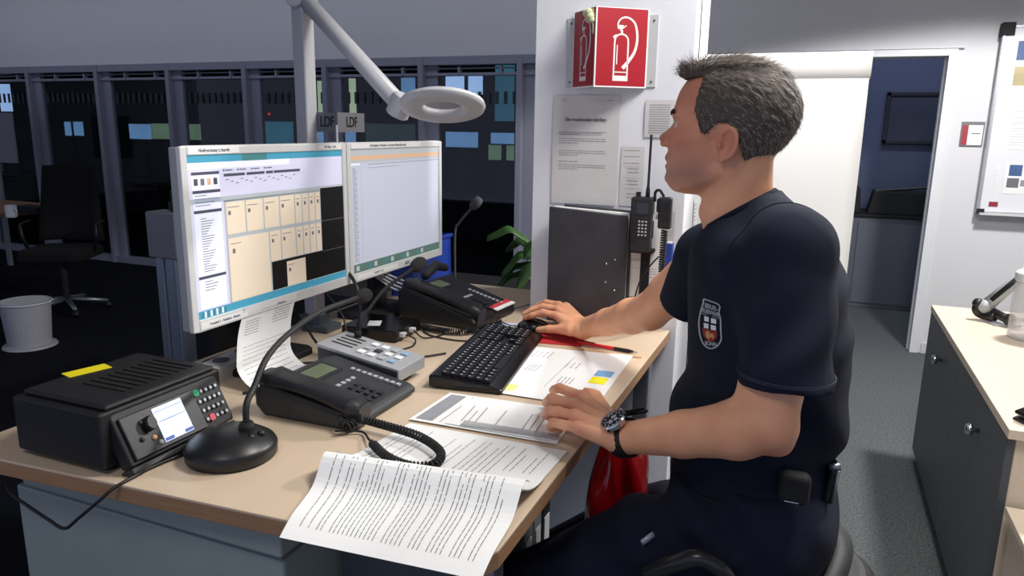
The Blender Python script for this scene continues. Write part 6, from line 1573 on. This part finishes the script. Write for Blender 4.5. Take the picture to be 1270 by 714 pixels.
btext(b, 'BERUFS-', .30, .86, .13, .10, 1); btext(b, 'FEUERWEHR', .14, .94, .245, .09, 1); btext(b, 'BONN', .26, .78, .89, .085, 1)
b.build('chest_badge', BM, man, world=True)
# pocket tab
b = MB(); p0 = [march(x, y, trouser_sdf, .004) for x, y in ((792, 668), (810, 656), (815, 668), (800, 681))]; b.add(p0, [(0, 1, 2, 3)]); 
c0 = march(803, 668, trouser_sdf, .006); d0 = (p0[1]-p0[0]).normalized()
b = MB(); b.tube([c0-d0*.012, c0+d0*.012], [.009, .010], 10, flat=.5); b.build('pocket_clip', mat('clip_grey', (190, 194, 206), .3, .3), man, smooth=True, world=True)
# ---- wristwatch
ax = (WLr-EL); ax /= np.linalg.norm(ax); wc = WLr-ax*.006
up = P3(765, 525, 1.0)-P3(765, 560, 1.0); up = np.array([0, -.45, .9]); up = up-ax*(up@ax); up /= np.linalg.norm(up); sd = np.cross(ax, up)
def wr(a_, r): return wc+up*math.cos(a_)*r+sd*math.sin(a_)*r
b = MB(); n = 48; vs = []
for k in range(n):
    a_ = 2*PI*k/n; rib = .0006*(k % 2); r = .0342+rib
    for dx, rr in ((-.0125, r), (.0125, r), (.0125, r-.004), (-.0125, r-.004)): vs.append(wr(a_, rr*1.0)+ax*dx)
b.add([Vector(v) for v in vs], [(4*k+j, 4*((k+1) % n)+j, 4*((k+1) % n)+(j+1) % 4, 4*k+(j+1) % 4) for k in range(n) for j in range(4)]); st_ = b.build('watch_strap', mat('strap_rubber', (24, 24, 26), .55, ns=60, amt=.1), man, world=True)
Rw = np.array([sd, ax, up]).T*1.22; Rm = Matrix(Rw.tolist()); wcc = wc+up*.0332
b = MB(); b.lathe([(.0175, 0), (.0205, .003), (.0205, .008), (.0185, .0105), (.0165, .0105), (.0160, .0085), (0, .0085)], tuple(wcc), 36, R=Rm); b.lathe([(.003, 0), (.0032, .004)], tuple(wcc+Rw@np.array([.0205, 0, .005])), 10, R=Rm @ Matrix.Rotation(PI/2, 3, 'Y')); b.build('watch_case', STEEL, man, world=True)
b = MB(); b.lathe([(.0160, .0086), (.0160, .0088)], tuple(wcc), 36, R=Rm, m=0)
for k in range(12):
    a_ = 2*PI*k/12; q = wcc+Rw@np.array([.0132*math.cos(a_), .0132*math.sin(a_), .0091]); b.box(tuple(q), (.0028, .0012, .0004), 1, rot=tuple(((Rm*(1/1.22)) @ Matrix.Rotation(a_, 3, 'Z')).to_euler()))
for a_, L_w in ((.6, .009), (2.4, .012)):
    q = wcc+Rw@np.array([L_w/2*math.cos(a_), L_w/2*math.sin(a_), .0095]); b.box(tuple(q), (L_w, .0010, .0003), 1, rot=tuple(((Rm*(1/1.22)) @ Matrix.Rotation(a_, 3, 'Z')).to_euler()))
for dx, dy in ((.006, 0), (-.006, 0), (0, -.006)):
    q = wcc+Rw@np.array([dx, dy, .0090]); b.lathe([(.0034, 0), (.0034, .0002), (.0028, .0003)], tuple(q), 14, 2, R=Rm)
b.build('watch_dial', [mat('dial_black', (16, 18, 22), .25), WHT, GREYP], man, world=True)
# pen held in the left hand, its end showing past the wrist
pen('slim black pen held in the left hand, its end sticking out above the watch', Vector(P3(803, 509, 1.20)), Vector(Pz(705, 524, .955)), [BLKG, BLKG], r=.0042)
# ================================================================== CHAIR
t = thing('swivel_stool', 'black padded work chair the man sits on', 'chair', (.0, 1.33, 0))
LT = mat('black_leather', (24, 24, 26), .6, ns=50, amt=.12, bump=.3, bs=400)
sz = P3(950, 720, YH)[2]
b = MB(); b.rbox((-.02, 1.33, sz-.035), (.40, .46, .09), .12, top=.025, n=6); b.build('seat', LT, t, world=True, bevel=.012)
def bk(u, v):
    a_ = (u-.5)*PI*1.02; z_ = sz-.03+.12*v*(.35+.65*math.cos(a_*.8)**2)
    return Vector((-.065+(.125)*math.cos(a_)+.015*v*math.cos(a_), 1.33+(.19)*math.sin(a_), z_+.02*math.cos(a_)))
b = MB(); b.grid(bk, 30, 10, th=-.045); b.build('backrest', LT, t, smooth=True, world=True, bevel=.0)
kc = P3(1002, 645, 1.24); b = MB(); b.ball(tuple(kc), (.030, .045, .032), n=18); b.build('backrest_roll', LT, t, smooth=True, world=True)
ap_ = [P3(800, 712, 1.08), P3(838, 698, 1.07), P3(870, 692, 1.07), P3(900, 712, 1.08), P3(905, 740, 1.12), np.array([-.05, 1.16, sz-.05])]
b = MB(); b.tube(spline([Vector(q) for q in ap_], 8), .014, 10); b.build('armrest_loop', mat('armrest_dark', (40, 42, 44), .25), t, smooth=True, world=True)
b = MB(); b.cyl((-.02, 1.33, .1), (-.02, 1.33, sz-.07), .028, 18); b.build('column', ALU, t, world=True)
for k in range(5):
    a_ = 2*PI*k/5+.5; e = Vector((-.02+.29*math.cos(a_), 1.33+.29*math.sin(a_), .075)); b = MB(); b.tube([(-.02, 1.33, .11), e], [.026, .015], 8); b.build('leg', ALU, t, world=True, smooth=True)
    b = MB(); b.ball((e.x, e.y, .03), .03, n=12); b.build('castor', BLK, t, world=True, smooth=True)
b = MB(); b.lathe([(.19, -.008), (.205, 0), (.19, .008), (.18, 0), (.19, -.008)], (-.02, 1.33, .32), 36); b.build('foot_ring', ALU, t, world=True, smooth=True)
# ================================================================== nest small pieces under the part that carries them
NEST = {'lcd': 'display_bezel', 'knob': 'door', 'rivet': 'front_cover', 'volume_knob': 'control_head', 'button': 'control_head', 'stand_base': 'stand_neck', 'screws': 'back_plate',
        'watch_case': 'watch_strap', 'watch_dial': 'watch_strap', 'pouch_clasp': 'belt_pouch', 'clip_metal': 'belt_clip', 'collar': 'tshirt', 'chest_badge': 'tshirt', 'hem_stitching': 'tshirt', 'shoulder_seam': 'tshirt',
        'belt_pouch': None, 'hinge': 'arm', 'grip_inlay': 'arm', 'castor': 'leg', 'insert': 'holder', 'rim': 'bucket', 'maker_mark': 'bezel', 'sticker': None, 'scroll_wheel': 'shell', 'hanging_petal': None}
def base(n): return n.split('.')[0]
for root in [o for o in COL.objects if o.parent is None and o.type == 'EMPTY']:
    kids = list(root.children); used = {}
    for k in kids:
        tgt = NEST.get(base(k.name))
        if not tgt: continue
        if base(root.name) not in ('radio_base_station',) and tgt == 'control_head': continue
        c = [q for q in kids if base(q.name) == tgt]
        if not c: continue
        i = used.get((base(k.name)), 0); used[base(k.name)] = i+1
        p = c[min(i, len(c)-1)] if base(k.name) in ('castor', 'knob') else c[0]
        if p.type == 'MESH': k.parent = p
